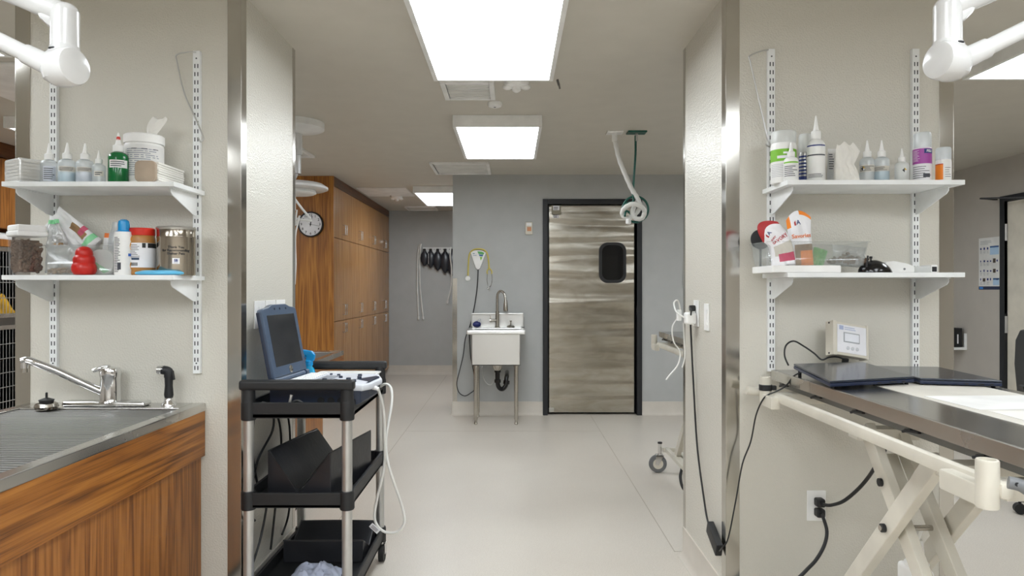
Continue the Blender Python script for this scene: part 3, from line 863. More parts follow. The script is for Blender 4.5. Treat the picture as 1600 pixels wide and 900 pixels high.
m.build('print', [plain('poster_navy', (34, 48, 76), .5), plain('poster_blue', (60, 130, 210), .5), plain('poster_pale', (176, 206, 232), .5), plain('poster_mid', (52, 96, 150), .5), plain('poster_photo', (72, 60, 50), .5), 'ink_blue', plain('poster_grey', (168, 170, 174), .6)], t)
t = thing('wall_shelf', 'small white wall bracket shelf at right carrying a black box', 'shelf', (XR - .09, 6.72, .70))
MB().box((XR - .18, 6.60, .70), (XR - .0005, 6.95, .725), .003).build('board', 'shelf_white', t)
MB().box((XR - .02, 6.60, .725), (XR - .0005, 6.62, .86), .003).build('side_panel', 'shelf_white', t)
t = thing('black_box', 'upright black box with white mark on the small white wall shelf', 'box', (XR - .1, 6.78, .726))
MB().box((XR - .12, 6.625, .726), (XR - .032, 6.74, .91), .003).build('carton', 'black', t)
MB().box((XR - .08, 6.6235, .76), (XR - .068, 6.6250, .85)).build('mark', 'sticker', t)
def office_chair(x, y, rz):
    t = thing('office_chair', 'black office chair just entering the picture at the right edge', 'chair', (x, y, 0), rz)
    m = MB(); m.box((-.25, -.24, .44), (.25, .24, .52), .035, 4); m.build('seat', 'black', t, local=True)
    m = MB(); pts = [(-.17, .68), (.17, .68), (.22, .85), (.20, 1.0), (.12, 1.06), (-.12, 1.06), (-.20, 1.0), (-.22, .85)]
    m.prism([Vector((a, .22, b)) for a, b in pts], (0, .05, 0), .015); m.build('backrest', 'black', t, local=True)
    MB().bar((0, .2, .47), (0, .29, .75), .07, .015, .003, up=(0, 1, 0)).build('back_post', 'black', t, local=True)
    MB().cyl((0, 0, .12), (0, 0, .44), .03).build('column', 'satin', t, local=True)
    for k in range(5):
        a = k * 2 * PI / 5
        l = MB().bar((0, 0, .12), (.29 * math.cos(a), .29 * math.sin(a), .085), .045, .03, .006).build('leg', 'black', t, local=True)
        cw = MB().cyl((.29 * math.cos(a) - .02, .29 * math.sin(a), .0305), (.29 * math.cos(a) + .02, .29 * math.sin(a), .0305), .03).cyl((.29 * math.cos(a), .29 * math.sin(a), .03), (.29 * math.cos(a), .29 * math.sin(a), .09), .008, n=8).build('caster', 'rubber', l, local=True)
office_chair(3.15, 3.75, 1.2)

# ------------------------------------------------------------------ left background: wall cabinet, cages
X0 = -4.07
t = thing('wall_cabinet', 'orange-brown wooden wall cabinet above the cages at the left edge', 'cabinet', (X0 - .3, 5.4, 1.78))
MB().box((XL + .001, 4.2, 1.78), (X0 - .02, 7.09, 2.34), .001).build('body', 'wood_end', t)
MB().box((XL + .001, 4.2, 2.34), (X0 + .01, 7.09, CH - .001)).build('valance', 'wood_dark', t)
for i in range(6):
    d = MB().box((X0 - .02, 4.202 + i * .481, 1.782), (X0, 4.198 + (i + 1) * .481, 2.336), .0015).build('door', 'wood_v', t)
    MB().tube([(X0, 4.26 + i * .481, 1.82), (X0 + .03, 4.26 + i * .481, 1.82), (X0 + .03, 4.26 + i * .481, 1.93), (X0, 4.26 + i * .481, 1.93)], .005, 8, smooth=False).build('handle', 'satin', d)
o = MB().box((XL + .001, 4.2, 1.632), (X0 + .01, 7.09, 1.69), .002).build('wooden_shelf', 'wood_v'); sobj(o, 'wooden shelf board lying across the tops of the animal cages', 'shelf')
o = MB().box((X0 - .35, 5.2, 1.691), (X0 - .04, 5.62, 1.735), .01).box((X0 - .33, 5.24, 1.735), (X0 - .06, 5.58, 1.75), .005).build('paper_stack', 'paper'); sobj(o, 'stack of white paper pads on the wooden shelf above the cages', 'paper')
def cage(y0, z0, z1, label):
    w = .92
    t = thing('animal_cage', label, 'cage', ((X0 + XL) / 2, y0 + w / 2, z0), group='stainless animal cages')
    m = MB(); k = .02; y1 = y0 + w - .001
    m.box((XL + .01, y0, z0), (X0 - .02, y0 + k, z1)); m.box((XL + .01, y1 - k, z0), (X0 - .02, y1, z1))
    m.box((XL + .01, y0 + k, z0), (X0 - .02, y1 - k, z0 + k)); m.box((XL + .01, y0 + k, z1 - k), (X0 - .02, y1 - k, z1)); m.box((XL + .01, y0 + k, z0 + k), (XL + .03, y1 - k, z1 - k))
    m.build('shell', 'steel_dark', t)
    m = MB(); f = .035
    m.box((X0 - .02, y0, z0), (X0, y0 + f, z1), .002); m.box((X0 - .02, y1 - f, z0), (X0, y1, z1), .002); m.box((X0 - .02, y0 + f, z0), (X0, y1 - f, z0 + f), .002); m.box((X0 - .02, y0 + f, z1 - f), (X0, y1 - f, z1), .002)
    m.build('front_frame', 'steel_y', t)
    m = MB(); n = 24
    for i in range(1, n):
        y = y0 + f + (y1 - y0 - 2 * f) * i / n; m.cyl((X0 - .01, y, z0 + .03), (X0 - .01, y, z1 - .03), .0028, n=6, cap=False)
    nz = 3 if z1 - z0 < .6 else 6
    for i in range(1, nz + 1):
        z = z0 + f + (z1 - z0 - 2 * f) * i / (nz + 1); m.cyl((X0 - .005, y0 + .03, z), (X0 - .005, y1 - .03, z), .0035, n=6, cap=False)
    d = m.build('bar_door', 'alu', t)
    MB().box((X0, y0 + .04, (z0 + z1) / 2 - .03), (X0 + .02, y0 + .07, (z0 + z1) / 2 + .03), .004).build('latch', 'chrome', d)
for i, y in enumerate((4.26, 5.19, 6.12)):
    nm = ['nearest', 'middle', 'farthest'][i]
    cage(y, 1.06, 1.63, 'upper barred steel cage behind the left column, %s of its row' % nm + (', holding a yellow blanket' if i == 1 else ''))
    cage(y, .12, 1.0, 'lower barred steel cage behind the left column, %s of its row' % nm)
    MB_ = MB().box((XL + .01, y, 1.0), (X0 - .01, y + .919, 1.06)); sobj(MB_.build('cage_divider', 'steel_dark'), 'steel divider between the upper and lower cage, %s of three' % nm, 'divider')
o = MB().box((XL + .01, 4.28, 0), (X0 - .05, 7.02, .12)).build('cage_plinth', 'steel_dark'); sobj(o, 'dark steel plinth under the bank of cages', 'plinth')
m = MB(); bmesh.ops.create_grid(m.bm, x_segments=26, y_segments=22, size=1)
for v in m.bm.verts:
    u, w = v.co.x, v.co.y
    h = .09 + .05 * noise.noise(Vector((u * 3, w * 3, 1))) + .03 * noise.noise(Vector((u * 9, w * 9, 4)))
    v.co = Vector((X0 - .18 + u * .12, 5.52 + w * .20, 1.085 + max(0, h * (1 - abs(u) ** 4) * (1 - abs(w) ** 4)) * 1.6))
sobj(m.build('blanket', 'yellow_cloth'), 'crumpled yellow blanket inside the upper cage at the left edge', 'blanket')
# ------------------------------------------------------------------ wet tables (tub tables with wooden aprons)
def wet_table(x0, x1, y0, y1, label, base_y0, base_y1, deck_far=True, z=.852):
    t = thing('wet_table', label, 'table', ((x0 + x1) / 2, (y0 + y1) / 2, 0))
    lip = .032; rw = .045
    m = MB(); dk = .12
    m.box((x0, y0, z - lip), (x0 + rw, y1, z), .004); m.box((x1 - rw, y0, z - lip), (x1, y1, z), .004)
    m.box((x0 + rw, y0, z - lip), (x1 - rw, y0 + rw, z), .004); m.box((x0 + rw, y1 - dk, z - lip), (x1 - rw, y1, z), .004)
    m.build('rim', 'steel_y', t)
    m = MB(); m.box((x0 + rw, y0 + rw, z - .17), (x1 - rw, y1 - dk, z - .16))
    m.box((x0 + .03, y0 + .03, z - .17), (x0 + rw, y1 - dk + .01, z - lip)); m.box((x1 - rw, y0 + .03, z - .17), (x1 - .03, y1 - dk + .01, z - lip))
    m.build('basin', 'basin_shade', t)
    m = MB(); a = y0 + rw + .004; b = y1 - dk - .004; n = int((b - a) / .021)
    for i in range(n):
        yy = a + (b - a) * (i + .5) / n
        m.box((x0 + rw + .012, yy - .0052, z - .022), (x1 - rw - .012, yy + .0052, z - .006), .0008, 1)
    for xx in (x0 + rw + .006, x1 - rw - .006): m.box((xx - .006, a, z - .02), (xx + .006, b, z - .005), .002, 1)
    for k in range(5):
        xx = x0 + rw + (x1 - x0 - 2 * rw) * (k + 1) / 6; m.box((xx - .004, a, z - .026), (xx + .004, b, z - .017))
    m.build('grate', 'steel_grate', t)
    MB().box((x0 + .002, y0 + .005, .645), (x1 - .002, y1 - .0 if deck_far else y1 - .005, z - lip), .0015).build('apron', 'wood_h', t)
    MB().box((x0 + .02, base_y0, .08), (x1 - .017, base_y1, .645)).build('base_cabinet', 'wood_v', t)
    MB().box((x0 + .05, base_y0 + .03, 0), (x1 - .06, base_y1, .08)).build('plinth', 'black', t)
    return t
wet_table(-1.885, -1.197, .62, 2.668, 'wood-fronted steel wet table with ridged grate in the left foreground', .64, 2.665)
wet_table(-1.885, -1.205, 3.332, 4.89, 'wood-fronted steel wet table behind the left column, seen past the ultrasound cart', 3.335, 4.41)

# kitchen faucet on the near wet table
Yf = 2.60
t = thing('kitchen_faucet', 'chrome single-lever faucet with long spout raised to the left', 'faucet', (-1.54, Yf, .852))
m = MB(); m.box((-1.70, Yf - .03, .852), (-1.385, Yf + .03, .872), .012, 3); m.build('base_plate', 'chrome', t)
m = MB(); m.lathe((-1.53, Yf, .868), [(.04, 0), (.036, .01), (.034, .09), (.037, .10), (.038, .115), (.033, .128), (.0, .134)], 28)
m.build('body', 'chrome', t)
MB().tube([(-1.535, Yf, .995), (-1.56, Yf, .995), (-1.59, Yf - .01, .986)], lambda u: .013 - .005 * u, 12).build('lever', 'chrome', t)
m = MB(); m.tube([(-1.54, Yf - .01, .90), (-1.60, Yf - .03, .935), (-1.68, Yf - .06, .985), (-1.745, Yf - .09, 1.022), (-1.775, Yf - .10, 1.035), (-1.792, Yf - .105, 1.033)], lambda u: .0155 - .002 * u, 14)
m.cyl((-1.783, Yf - .103, 1.03), (-1.783, Yf - .103, 1.005), .012, n=14); m.build('spout', 'chrome', t)
MB().cyl((-1.783, Yf - .103, 1.006), (-1.783, Yf - .103, .992), .0135, n=14).build('aerator', 'satin', t)
t = thing('sink_sprayer', 'black pull-out sink sprayer in a chrome holder at the right end of the wet table', 'sprayer', (-1.307, Yf, .852))
MB().lathe((-1.307, Yf, .852), [(.027, 0), (.026, .008), (.017, .018), (.015, .03)], 22).build('holder', 'chrome', t)
MB().lathe((-1.307, Yf, .878), [(.013, 0), (.017, .015), (.014, .05), (.015, .08), (.017, .092)], 18).tube([(-1.307, Yf, .96), (-1.309, Yf, .982), (-1.33, Yf, .988)], .017, 14).bar((-1.293, Yf, .985), (-1.287, Yf, .95), .014, .004, .001).build('handle', 'black', t)
MB().cyl((-1.325, Yf, .988), (-1.347, Yf, .988), .0165, n=18).build('nozzle', 'chrome', t)
t = thing('drain_stopper', 'round sink stopper with dark knob lying left of the faucet base', 'stopper', (-1.69, Yf - .085, .852))
c = (-1.725, Yf - .07, .852)
MB().lathe(c, [(.036, 0), (.04, .01), (.036, .02), (.024, .026)], 24).build('cup', 'satin', t)
MB().lathe(c, [(.022, .024), (.026, .034), (.01, .04), (.004, .042), (.004, .06), (0, .062)], 18).build('knob', 'black', t)
t = thing('glove_pouch', 'small yellow and white packet lying on the far wet table behind the laptop-like screen', 'packet', (-1.42, 4.35, .853))
MB().box((-1.50, 4.28, .853), (-1.32, 4.45, .873), .008, 2).build('wrapper', 'paper', t)
MB().box((-1.40, 4.275, .858), (-1.33, 4.452, .8735), .002).build('yellow_band', plain('yellow_print', (226, 190, 60), .5), t)

# ------------------------------------------------------------------ wall shelving on the two columns
YW = CY0
def standard(px0, zt, zb, label, side=1):
    x0 = px0; w = .0275; d = .018
    t = thing('shelf_standard', label, 'shelf rail', (x0 + w / 2, YW, zb))
    m = MB(); m.box((x0, YW - d, zb), (x0 + w, YW - .0005, zt), .001, 1)
    m.mi = 1
    n = int((zt - zb - .02) / .0317)
    for i in range(n):
        z = zb + .014 + i * .0317
        for u in (.006, .0175): m.box((x0 + u, YW - d - .0004, z), (x0 + u + .004, YW - d + .001, z + .016))
    for z in (zt - .03, (zt + zb) / 2, zb + .04): m.cyl((x0 + w / 2, YW - d - .0012, z), (x0 + w / 2, YW - d, z), .003, n=10)
    m.build('rail', ['shelf_white', 'slot'], t)
standard(-1.797, 2.222, .9675, 'white slotted shelf rail at the outer side of the left column, behind the faucet spout')
standard(-1.240, 2.222, .9675, 'white slotted shelf rail at the inner side of the left column, nearer the cart')
standard(.995, 2.230, .975, 'white slotted shelf rail at the inner side of the right column, nearer the aisle')
standard(1.556, 2.230, .975, 'white slotted shelf rail at the outer side of the right column, below the lamp arm')
def wall_shelf(x0, x1, z, bx, label):
    t = thing('wall_shelf', label, 'shelf', ((x0 + x1) / 2, YW - .12, z - .017))
    MB().box((x0, YW - .248, z - .017), (x1, YW - .002, z), .0012).build('board', 'shelf_white', t)
    for xx in bx:
        m = MB(); zt = z - .0175
        m.prism([Vector((xx, YW - .018, zt)), Vector((xx, YW - .018, zt - .082)), Vector((xx, YW - .05, zt - .078)), Vector((xx, YW - .205, zt - .026)), Vector((xx, YW - .216, zt - .016)), Vector((xx, YW - .216, zt))], (.004, 0, 0), .001)
        m.prism([Vector((xx - .006, YW - .216, zt)), Vector((xx - .006, YW - .05, zt)), Vector((xx - .006, YW - .05, zt - .003)), Vector((xx - .006, YW - .216, zt - .003))], (.016, 0, 0))
        m.build('bracket', 'shelf_white', t)
ZU, ZL = 1.678, 1.346
wall_shelf(-1.812, -1.20, ZU, (-1.785, -1.228), 'upper white wall shelf on the left column holding squeeze bottles and wipes')
wall_shelf(-1.812, -1.20, ZL, (-1.785, -1.228), 'lower white wall shelf on the left column holding treats and the steel canister')
wall_shelf(.978, 1.608, ZU + .006, (1.007, 1.568), 'upper white wall shelf on the right column holding bottles and spray cans')
wall_shelf(.978, 1.608, ZL + .009, (1.007, 1.568), 'lower white wall shelf on the right column holding the clear treat bin')
def wire(name, label, pts):
    m = MB(); m.tube(pts, .0028, 8, smooth=True); sobj(m.build(name, 'alu'), label, 'wire')
x = -1.226
wire('wire_bookend', 'thin bent wire hanging on the shelf rail above the left upper shelf', [(x, YW - .02, 2.215), (x - .03, YW - .03, 2.212), (x - .068, YW - .035, 2.20), (x - .066, YW - .036, 2.17), (x - .04, YW - .03, 2.05), (x + .0, YW - .028, 1.96), (x + .03, YW - .03, 1.89), (x + .032, YW - .032, 1.872), (x + .022, YW - .03, 1.865), (x + .012, YW - .026, 1.88)])
x = 1.0
wire('wire_bookend', 'thick bent wire bracket standing out from the shelf rail on the right column', [(x - .005, YW - .02, 2.225), (x - .04, YW - .03, 2.215), (x - .083, YW - .035, 2.195), (x - .08, YW - .036, 2.17), (x - .05, YW - .034, 2.04), (x - .015, YW - .03, 1.89), (x - .004, YW - .03, 1.86), (x + .001, YW - .028, 1.85), (x - .01, YW - .03, 1.848), (x - .02, YW - .032, 1.856)])

# ------------------------------------------------------------------ bottles and cans
def facing(cx, cy): return math.atan2(-cy, -cx)
YI = 2.49
def X(px, y=YI): return (px - 800) * y / F
def H(py, z0, y=YI): return 1.30 + (450 - py) * y / F - z0
def squeeze(px, ptop, z0, w, label, mat='frost', liquid=None, y=YI, cap='white_plastic', tip='white_plastic', body=.60, lab=None, group=None):
    x = X(px, y); h = H(ptop, z0, y); r = w * y / F / 2
    t = thing('squeeze_bottle', label, 'bottle', (x, y, z0), group=group)
    hb = h * body
    MB().lathe((x, y, z0), [(r * .86, 0), (r * .98, .004), (r, .010), (r, hb * .82), (r * .93, hb * .90), (r * .70, hb * .965), (r * .45, hb)], 28).build('body', mat, t)
    if liquid:
        MB().lathe((x, y, z0 + .002), [(r * .8, 0), (r * .92, .008), (r * .92, hb * .42)], 24).build('liquid', liquid, t)
    MB().lathe((x, y, z0 + hb), [(r * .5, 0), (r * .53, .004), (r * .53, h * .13), (r * .42, h * .145)], 24).build('cap', cap, t)
    MB().lathe((x, y, z0 + hb + h * .14), [(r * .34, 0), (r * .24, h * .08), (r * .10, h * .24), (r * .07, h * .26), (0, h * .262)], 16).build('nozzle', tip, t)
    if lab: lab(t, x, y, r, hb)
    return t
def wrap_label(t, x, y, r, z0, v0, v1, arc, mats, lines=None, name='label', seed=1, off=0.0):
    """paper label wrapped on a round container, with unreadable small print"""
    m = MB(); a = facing(x, y) + off; rr = r + .0006
    mp = cyl_map(x, y, rr, z0, a); u = rr * arc
    m.patch(mp, -u, u, v0, v1, 12)
    if lines:
        m.mi = 1; mp2 = cyl_map(x, y, rr + .0004, z0, a)
        m.lines(mp2, -u * .85, u * .85, v0 + (v1 - v0) * .1, v0 + (v1 - v0) * .9, lines, seed, 6, .4)
    return m.build(name, mats, t)
L1 = lambda seed, col='paper_beige', f0=.40, f1=.70, ln=4, arc=1.1: (lambda t, x, y, r, hb: wrap_label(t, x, y, r, ZU, hb * f0, hb * f1, arc, [col, 'ink'], ln, seed=seed))
squeeze(77, 224, ZU, 25, 'squeeze bottle with blue printed label, first bottle from the left on the left upper shelf', lab=L1(11, 'liquid_clear', .12, .72, 6, .7), y=2.51)
squeeze(105, 223, ZU, 25, 'half-full squeeze bottle, second from the left on the left upper shelf', liquid='liquid_blue', lab=L1(12, 'paper_beige', .48, .68, 3))
squeeze(133, 224, ZU, 25, 'squeeze bottle with clear liquid, third from the left on the left upper shelf', liquid='liquid_clear', lab=L1(13, 'paper_beige', .48, .66, 3))
squeeze(154.5, 235, ZU, 19, 'smallest squeeze bottle beside the green one on the left upper shelf', lab=L1(14, 'paper_beige', .35, .6, 2, .7), y=2.48)
def green_label(t, x, y, r, hb): 
    wrap_label(t, x, y, r, ZU, hb * .48, hb * .72, .95, ['paper', 'ink'], 3, seed=21)
g = squeeze(185, 212, ZU, 29, 'dark green squeeze bottle with red tip on the left upper shelf', mat='green_bottle', lab=green_label, body=.66)
for ch in g.children:
    if ch.name.startswith('nozzle'): noz = ch
xg = X(185); zt = 1.30 + (450 - 212) * YI / F
MB().lathe((xg, YI, zt - .022), [(.006, 0), (.0075, .004), (.006, .016), (.003, .024), (0, .025)], 14).build('red_tip', 'red_lid', g)
squeeze(206, 244, ZU, 14, 'narrow pale bottle half hidden between the green bottle and the folded towels', mat='frost_white', y=2.55, lab=L1(22, 'paper', .2, .7, 5, .9))
def can(name, label, px, ptop, z0, w, y, body_mat, cap_mat, cap_h, cat='can', cap_r=.97, shoulder=True):
    x = X(px, y); h = H(ptop, z0, y); r = w * y / F / 2; hb = h - cap_h
    t = thing(name, label, cat, (x, y, z0))
    pr = [(r * .95, 0), (r, .005), (r, hb - .008), (r * .95, hb)]
    MB().lathe((x, y, z0), pr, 32).build('body', body_mat, t)
    MB().lathe((x, y, z0 + hb), [(r * cap_r, 0), (r * cap_r, cap_h * .86), (r * cap_r * .93, cap_h * .97), (r * cap_r * .85, cap_h)], 32).build('cap', cap_mat, t)
    return t, x, r, h
# tub of wipes with a wipe sticking out
yw = 2.565
t, x, r, h = can('wipes_tub', 'large white tub of wipes with one wipe pulled out of its lid', 225.5, 212, ZU, 56, yw, 'white_plastic', 'white_plastic', .035, 'tub', 1.03)
wrap_label(t, x, yw, r, ZU, .02, h - .045, 1.15, ['paper', 'ink_light'], 14, seed=31)
m = MB(); mp = cyl_map(x, yw, r + .0012, ZU, facing(x, yw))
for u in (-.045, -.01, .03): m.patch(mp, u, u + .02, h - .062, h - .0595, 3)
m.build('print', 'ink', t)
m = MB(); top = ZU + h; base_ = Vector((x + .02, yw, top - .004))
rows = []
for i in range(9):
    s = i / 8; c = base_ + Vector((.008 + .03 * s ** 1.5, 0, .068 * s)); w_ = .012 + .020 * math.sin(s * 2.2)
    row = []
    for k in range(12):
        a = 2 * PI * k / 12; row.append(m.bm.verts.new(c + Vector((math.cos(a) * w_, math.sin(a) * (.009 + .004 * math.sin(k * 2.5 + s * 5)), .006 * math.sin(3 * a + s * 3) * s))))
    rows.append(row)
for a, b in zip(rows[:-1], rows[1:]):
    for k in range(12): m.bm.faces.new((a[k], a[(k + 1) % 12], b[(k + 1) % 12], b[k]))
m.bm.faces.new(rows[-1]); m.build('wipe', 'tissue', t)
# folded gauze stack at the far left
t = thing('gauze_pack', 'white wrapped pack of gauze at the left end of the left upper shelf', 'pack', (X(42, 2.52), 2.52, ZU))
x0, x1 = X(19, 2.5), X(66, 2.5)
GX = Matrix.Translation(((x0 + x1) / 2, 2.5, 0)) @ Matrix.Rotation(math.radians(-32), 4, 'Z') @ Matrix.Translation((-(x0 + x1) / 2, -2.5, 0))
m = MB(); m.xf = GX; hh = H(250, ZU, 2.47)
for k in range(7):
    z = ZU + hh * k / 7; o = .002 * math.sin(k * 2.1)
    m.box((x0 + o + .001, 2.452, z + .0006), (x1 + o - .002, 2.548, z + hh / 7 - .0004), .004, 2)
m.build('sheets', 'tissue', t)
m = MB(); m.xf = GX; m.box((x0 - .003, 2.449, ZU), (x1 + .002, 2.551, ZU + hh + .003), .008, 3); m.build('wrap', 'bag_clear', t)
# folded paper towels: brown end, white long side
t = thing('paper_towels', 'stack of folded white paper towels with brown wrapped end on the left upper shelf', 'towels', (X(235, 2.5), 2.55, ZU))
x0, x1 = X(213, 2.45), X(246.5, 2.45); hh = .076
m = MB()
for k in range(9):
    z = ZU + .0005 + hh * k / 9
    o = .0015 * math.sin(k * 1.7)
    m.box((x0 + .006, 2.452 , z), (x1 + o, 2.648, z + hh / 9 - .0008), .0016, 1)
m.build('sheets', 'tissue', t)
m = MB(); pts = rrect(x0, x1 - .002, ZU + .001, ZU + hh + .002, .018, 2.436); m.prism(pts, (0, .017, 0), .004); m.build('brown_end', 'kraft', t)

# ---- left lower shelf
# kibble jar
yj = 2.50; x0, x1 = X(16, yj), X(69, yj); cxj = (x0 + x1) / 2; hw = (x1 - x0) / 2 * .76; z0 = ZL; hh = H(350, ZL, yj - .06)
JX = Matrix.Translation((cxj, yj, 0)) @ Matrix.Rotation(math.radians(-34), 4, 'Z') @ Matrix.Translation((-cxj, -yj, 0))
def JB():
    m = MB(); m.xf = JX; return m
t = thing('kibble_jar', 'clear square jar full of brown kibble with a thick white lid', 'jar', (cxj, yj, z0))
JB().box((cxj - hw, yj - hw, z0), (cxj + hw, yj + hw, z0 + hh - .03), .012, 3).build('jar_body', 'clear', t)
m = JB(); lw = hw + .003
m.box((cxj - lw, yj - lw, z0 + hh - .042), (cxj + lw, yj + lw, z0 + hh - .022), .006, 3); m.box((cxj - lw + .003, yj - lw + .003, z0 + hh - .024), (cxj + lw - .003, yj + lw - .003, z0 + hh), .006, 3); m.build('lid', 'white_plastic', t)
m = JB(); rnd = random.Random(3); ih = hw - .013
m.box((cxj - ih + .006, yj - ih + .006, z0 + .012), (cxj + ih - .006, yj + ih - .006, z0 + hh - .055))
for i in range(330):
    s = rnd.choice((0, 0, 1)); zz = z0 + .012 + rnd.random() * (hh - .07)
    if s == 0: px_, py_ = cxj + rnd.uniform(-ih, ih), yj - ih
    else: px_, py_ = cxj + ih, yj + rnd.uniform(-ih, ih)
    m.sphere((px_, py_, zz), .0085, rnd.uniform(.7, 1.2), rnd.uniform(.7, 1.0), rnd.uniform(.5, 1), 1, Matrix.Rotation(rnd.random() * 3, 3, 'Y'))
o = m.build('kibble', 'kibble', angle=60); sobj(o, 'brown kibble filling the clear white-lidded jar', 'kibble', kind='stuff')

def pouch(name, mats, w, h, th, X4, parent=None, region=None, seed=0, wr=.006, fat=.0, label=None, cat=None, nu=22, nv=26, top_pinch=True, outline=None):
    """soft bag standing on its lower edge; u across, v up; region(u,v)->material number"""
    m = MB(); grid = {}
    for side in (0, 1):
        for i in range(nu + 1):
            for j in range(nv + 1):
                u = -1 + 2 * i / nu; v = j / nv
                edge = (1 - abs(u) ** 4) * (1 - v ** 6 if top_pinch else 1)
                prof = th * (1 - .75 * v + fat * math.sin(PI * v)) * max(0, edge) ** .6
                if j == 0: prof *= .8
                n = noise.noise(Vector((u * 2.2 + seed, v * 3.2, side * 3.1))) * wr * 2 + noise.noise(Vector((u * 6 + seed, v * 8, side * 5))) * wr
                border = i in (0, nu) or j == nv
                y = (0 if border else (prof / 2 + n * max(0, edge)) * (1 if side else -1))
                yb_ = noise.noise(Vector((u * 1.5 + seed, v * 2, 9))) * wr * 2.0 * v
                xx = u * w / 2; zz = v * h
                if outline: xx, zz = outline(u, v, xx, zz)
                key = (0 if border else side, i, j)
                if key not in grid: grid[key] = m.bm.verts.new(X4 @ Vector((xx, y + yb_, zz)))
    def g(s, i, j): return grid[(0 if (i in (0, nu) or j == nv) else s, i, j)]
    for side in (0, 1):
        for i in range(nu):
            for j in range(nv):
                q = [g(side, i, j), g(side, i + 1, j), g(side, i + 1, j + 1), g(side, i, j + 1)]
                if side: q.reverse()
                try: f = m.bm.faces.new(q)
                except ValueError: continue
                f.material_index = region((-1 + 2 * (i + .5) / nu), (j + .5) / nv, side) if region else 0
    # closed bottom
    bot = [g(0, i, 0) for i in range(nu + 1)] + [g(1, i, 0) for i in range(nu - 1, 0, -1)]
    try: m.bm.faces.new(bot)
    except ValueError: pass
    o = m.build(name, mats, parent, angle=70)
    if label: sobj(o, label, cat)
    return o
def place(px, z0, y, rz=0, ry=0, rx=0, dx=0, dz=0):
    return Matrix.Translation((X(px, y) + dx, y, z0 + dz)) @ Matrix.Rotation(rz, 4, 'Z') @ Matrix.Rotation(rx, 4, 'X') @ Matrix.Rotation(ry, 4, 'Y')
# clear tub holding bags
t = thing('clear_tub', 'open clear plastic tub standing behind the red rubber toy, full of treat bags', 'tub', (X(125, 2.52), 2.52, ZL))
x0, x1, ya, yb, hh = X(70, 2.47), X(179, 2.47), 2.462, 2.63, H(383, ZL, 2.47)
def open_tub(x0, x1, ya, yb, z0, hh, fl, k=.0025):
    m = MB(); bm = m.bm
    def ring(o, z, r=.012): return [bm.verts.new(p) for p in [Vector((q.x, q.z, z)) for q in rrect(x0 - o, x1 + o, ya - o, yb + o, r + max(o, 0), 0, 4)]]
    o1 = ring(-fl, z0); o2 = ring(0, z0 + hh); o3 = ring(.006, z0 + hh); o4 = ring(.006, z0 + hh - .004); i1 = ring(-k, z0 + hh); i2 = ring(-fl - k, z0 + k)
    for a, b in ((o1, o2), (o2, o3), (o3, o4), (i1, i2), (o2, i1)):
        n = len(a)
        for i in range(n): bm.faces.new((a[i], a[(i + 1) % n], b[(i + 1) % n], b[i]))
    bm.faces.new(o1); bm.faces.new(i2)
    return m
open_tub(x0, x1, ya, yb, ZL + .0005, hh, .004).build('tub', 'clear_tub', t)
pouch('treat_bag', ['bag_clear'], .135, .105, .06, place(100, ZL, 2.525, 0, .05, -.05, dz=.006), seed=2, label='see-through bag of crumbs standing in the clear tub behind the red toy', cat='bag', wr=.008)
def treat_heap(name, cx, cy, z0, rx, ry, n, mat, label, r=.0065, seed=1, h=.03):
    m = MB(); rnd = random.Random(seed)
    for i in range(n):
        a = rnd.random() * 2 * PI; q = math.sqrt(rnd.random())
        m.sphere((cx + rx * q * math.cos(a), cy + ry * q * math.sin(a), z0 + r * .8 + rnd.random() * h * (1 - q * .7)), r, rnd.uniform(.6, 1.4), rnd.uniform(.6, 1), rnd.uniform(.5, .9), 1, Matrix.Rotation(rnd.random() * 3, 3, 'Y'))
    sobj(m.build(name, mat, angle=60), label, 'treats', kind='stuff')
treat_heap('treats', X(101, 2.52), 2.50, ZL + .004, .045, .022, 110, 'treat', 'tan treats at the bottom of the see-through bag in the clear tub')
def wb_region(u, v, side):
    if side == 1: return 0
    if .28 < v < .55 and -.35 + v * .5 < u < .25: return 1
    if .52 < v < .62 and u > -.2: return 2
    if v > .82: return 3
    return 0
b1 = pouch('treat_bag', ['bag_white', 'treat', 'pink', 'mint'], .10, .20, .035, place(146, ZL, 2.575, 0, -.90, 0, dz=.098), region=lambda u, v, s: (0 if s else (2 if (.30 < v < .42 and u > .3) else (1 if (.22 < v < .62 and abs(u - .45) < .28) else (3 if abs(v - .12) < .06 else 0)))), seed=5, label='large white treat bag slanting down to the right behind the red toy', cat='bag', wr=.007)
b2 = pouch('treat_bag', ['bag_clear', 'mint'], .085, .105, .03, place(90, ZL, 2.545, 0, -.12, 0, dz=.105), region=lambda u, v, s: 1 if v > .86 else 0, seed=8, label='narrow clear zip bag with mint green top beside the kibble jar', cat='bag', wr=.009, outline=lambda u, v, x, z: (x * (1 - .6 * v), z))
treat_heap('treats', X(92, 2.54), 2.545, ZL + .108, .022, .012, 40, 'treat', 'tan treats in the narrow zip bag with mint green top', .006, 4, .014)
t = thing('deli_lid', 'pale round-cornered plastic dish with a mint green strip right of the red toy', 'dish', (X(158, 2.49), 2.49, ZL))
xd = X(158, 2.485); MB().prism(rrect(xd - .042, xd + .043, ZL + .004, ZL + .094, .032, 2.485, 8), (0, .02, 0), .004).build('dish', 'frost_white', t)
m = MB(); m.bar((xd - .03, 2.4835, ZL + .055), (xd + .022, 2.4835, ZL + .014), .0012, .02, up=(0, 1, 0)); 
m = MB(); m.prism([Vector((xd - .034, 2.4835, ZL + .058)), Vector((xd - .030, 2.4835, ZL + .036)), Vector((xd + .010, 2.4835, ZL + .008)), Vector((xd + .030, 2.4835, ZL + .016))], (0, .0012, 0)); m.build('strip', 'mint', t)
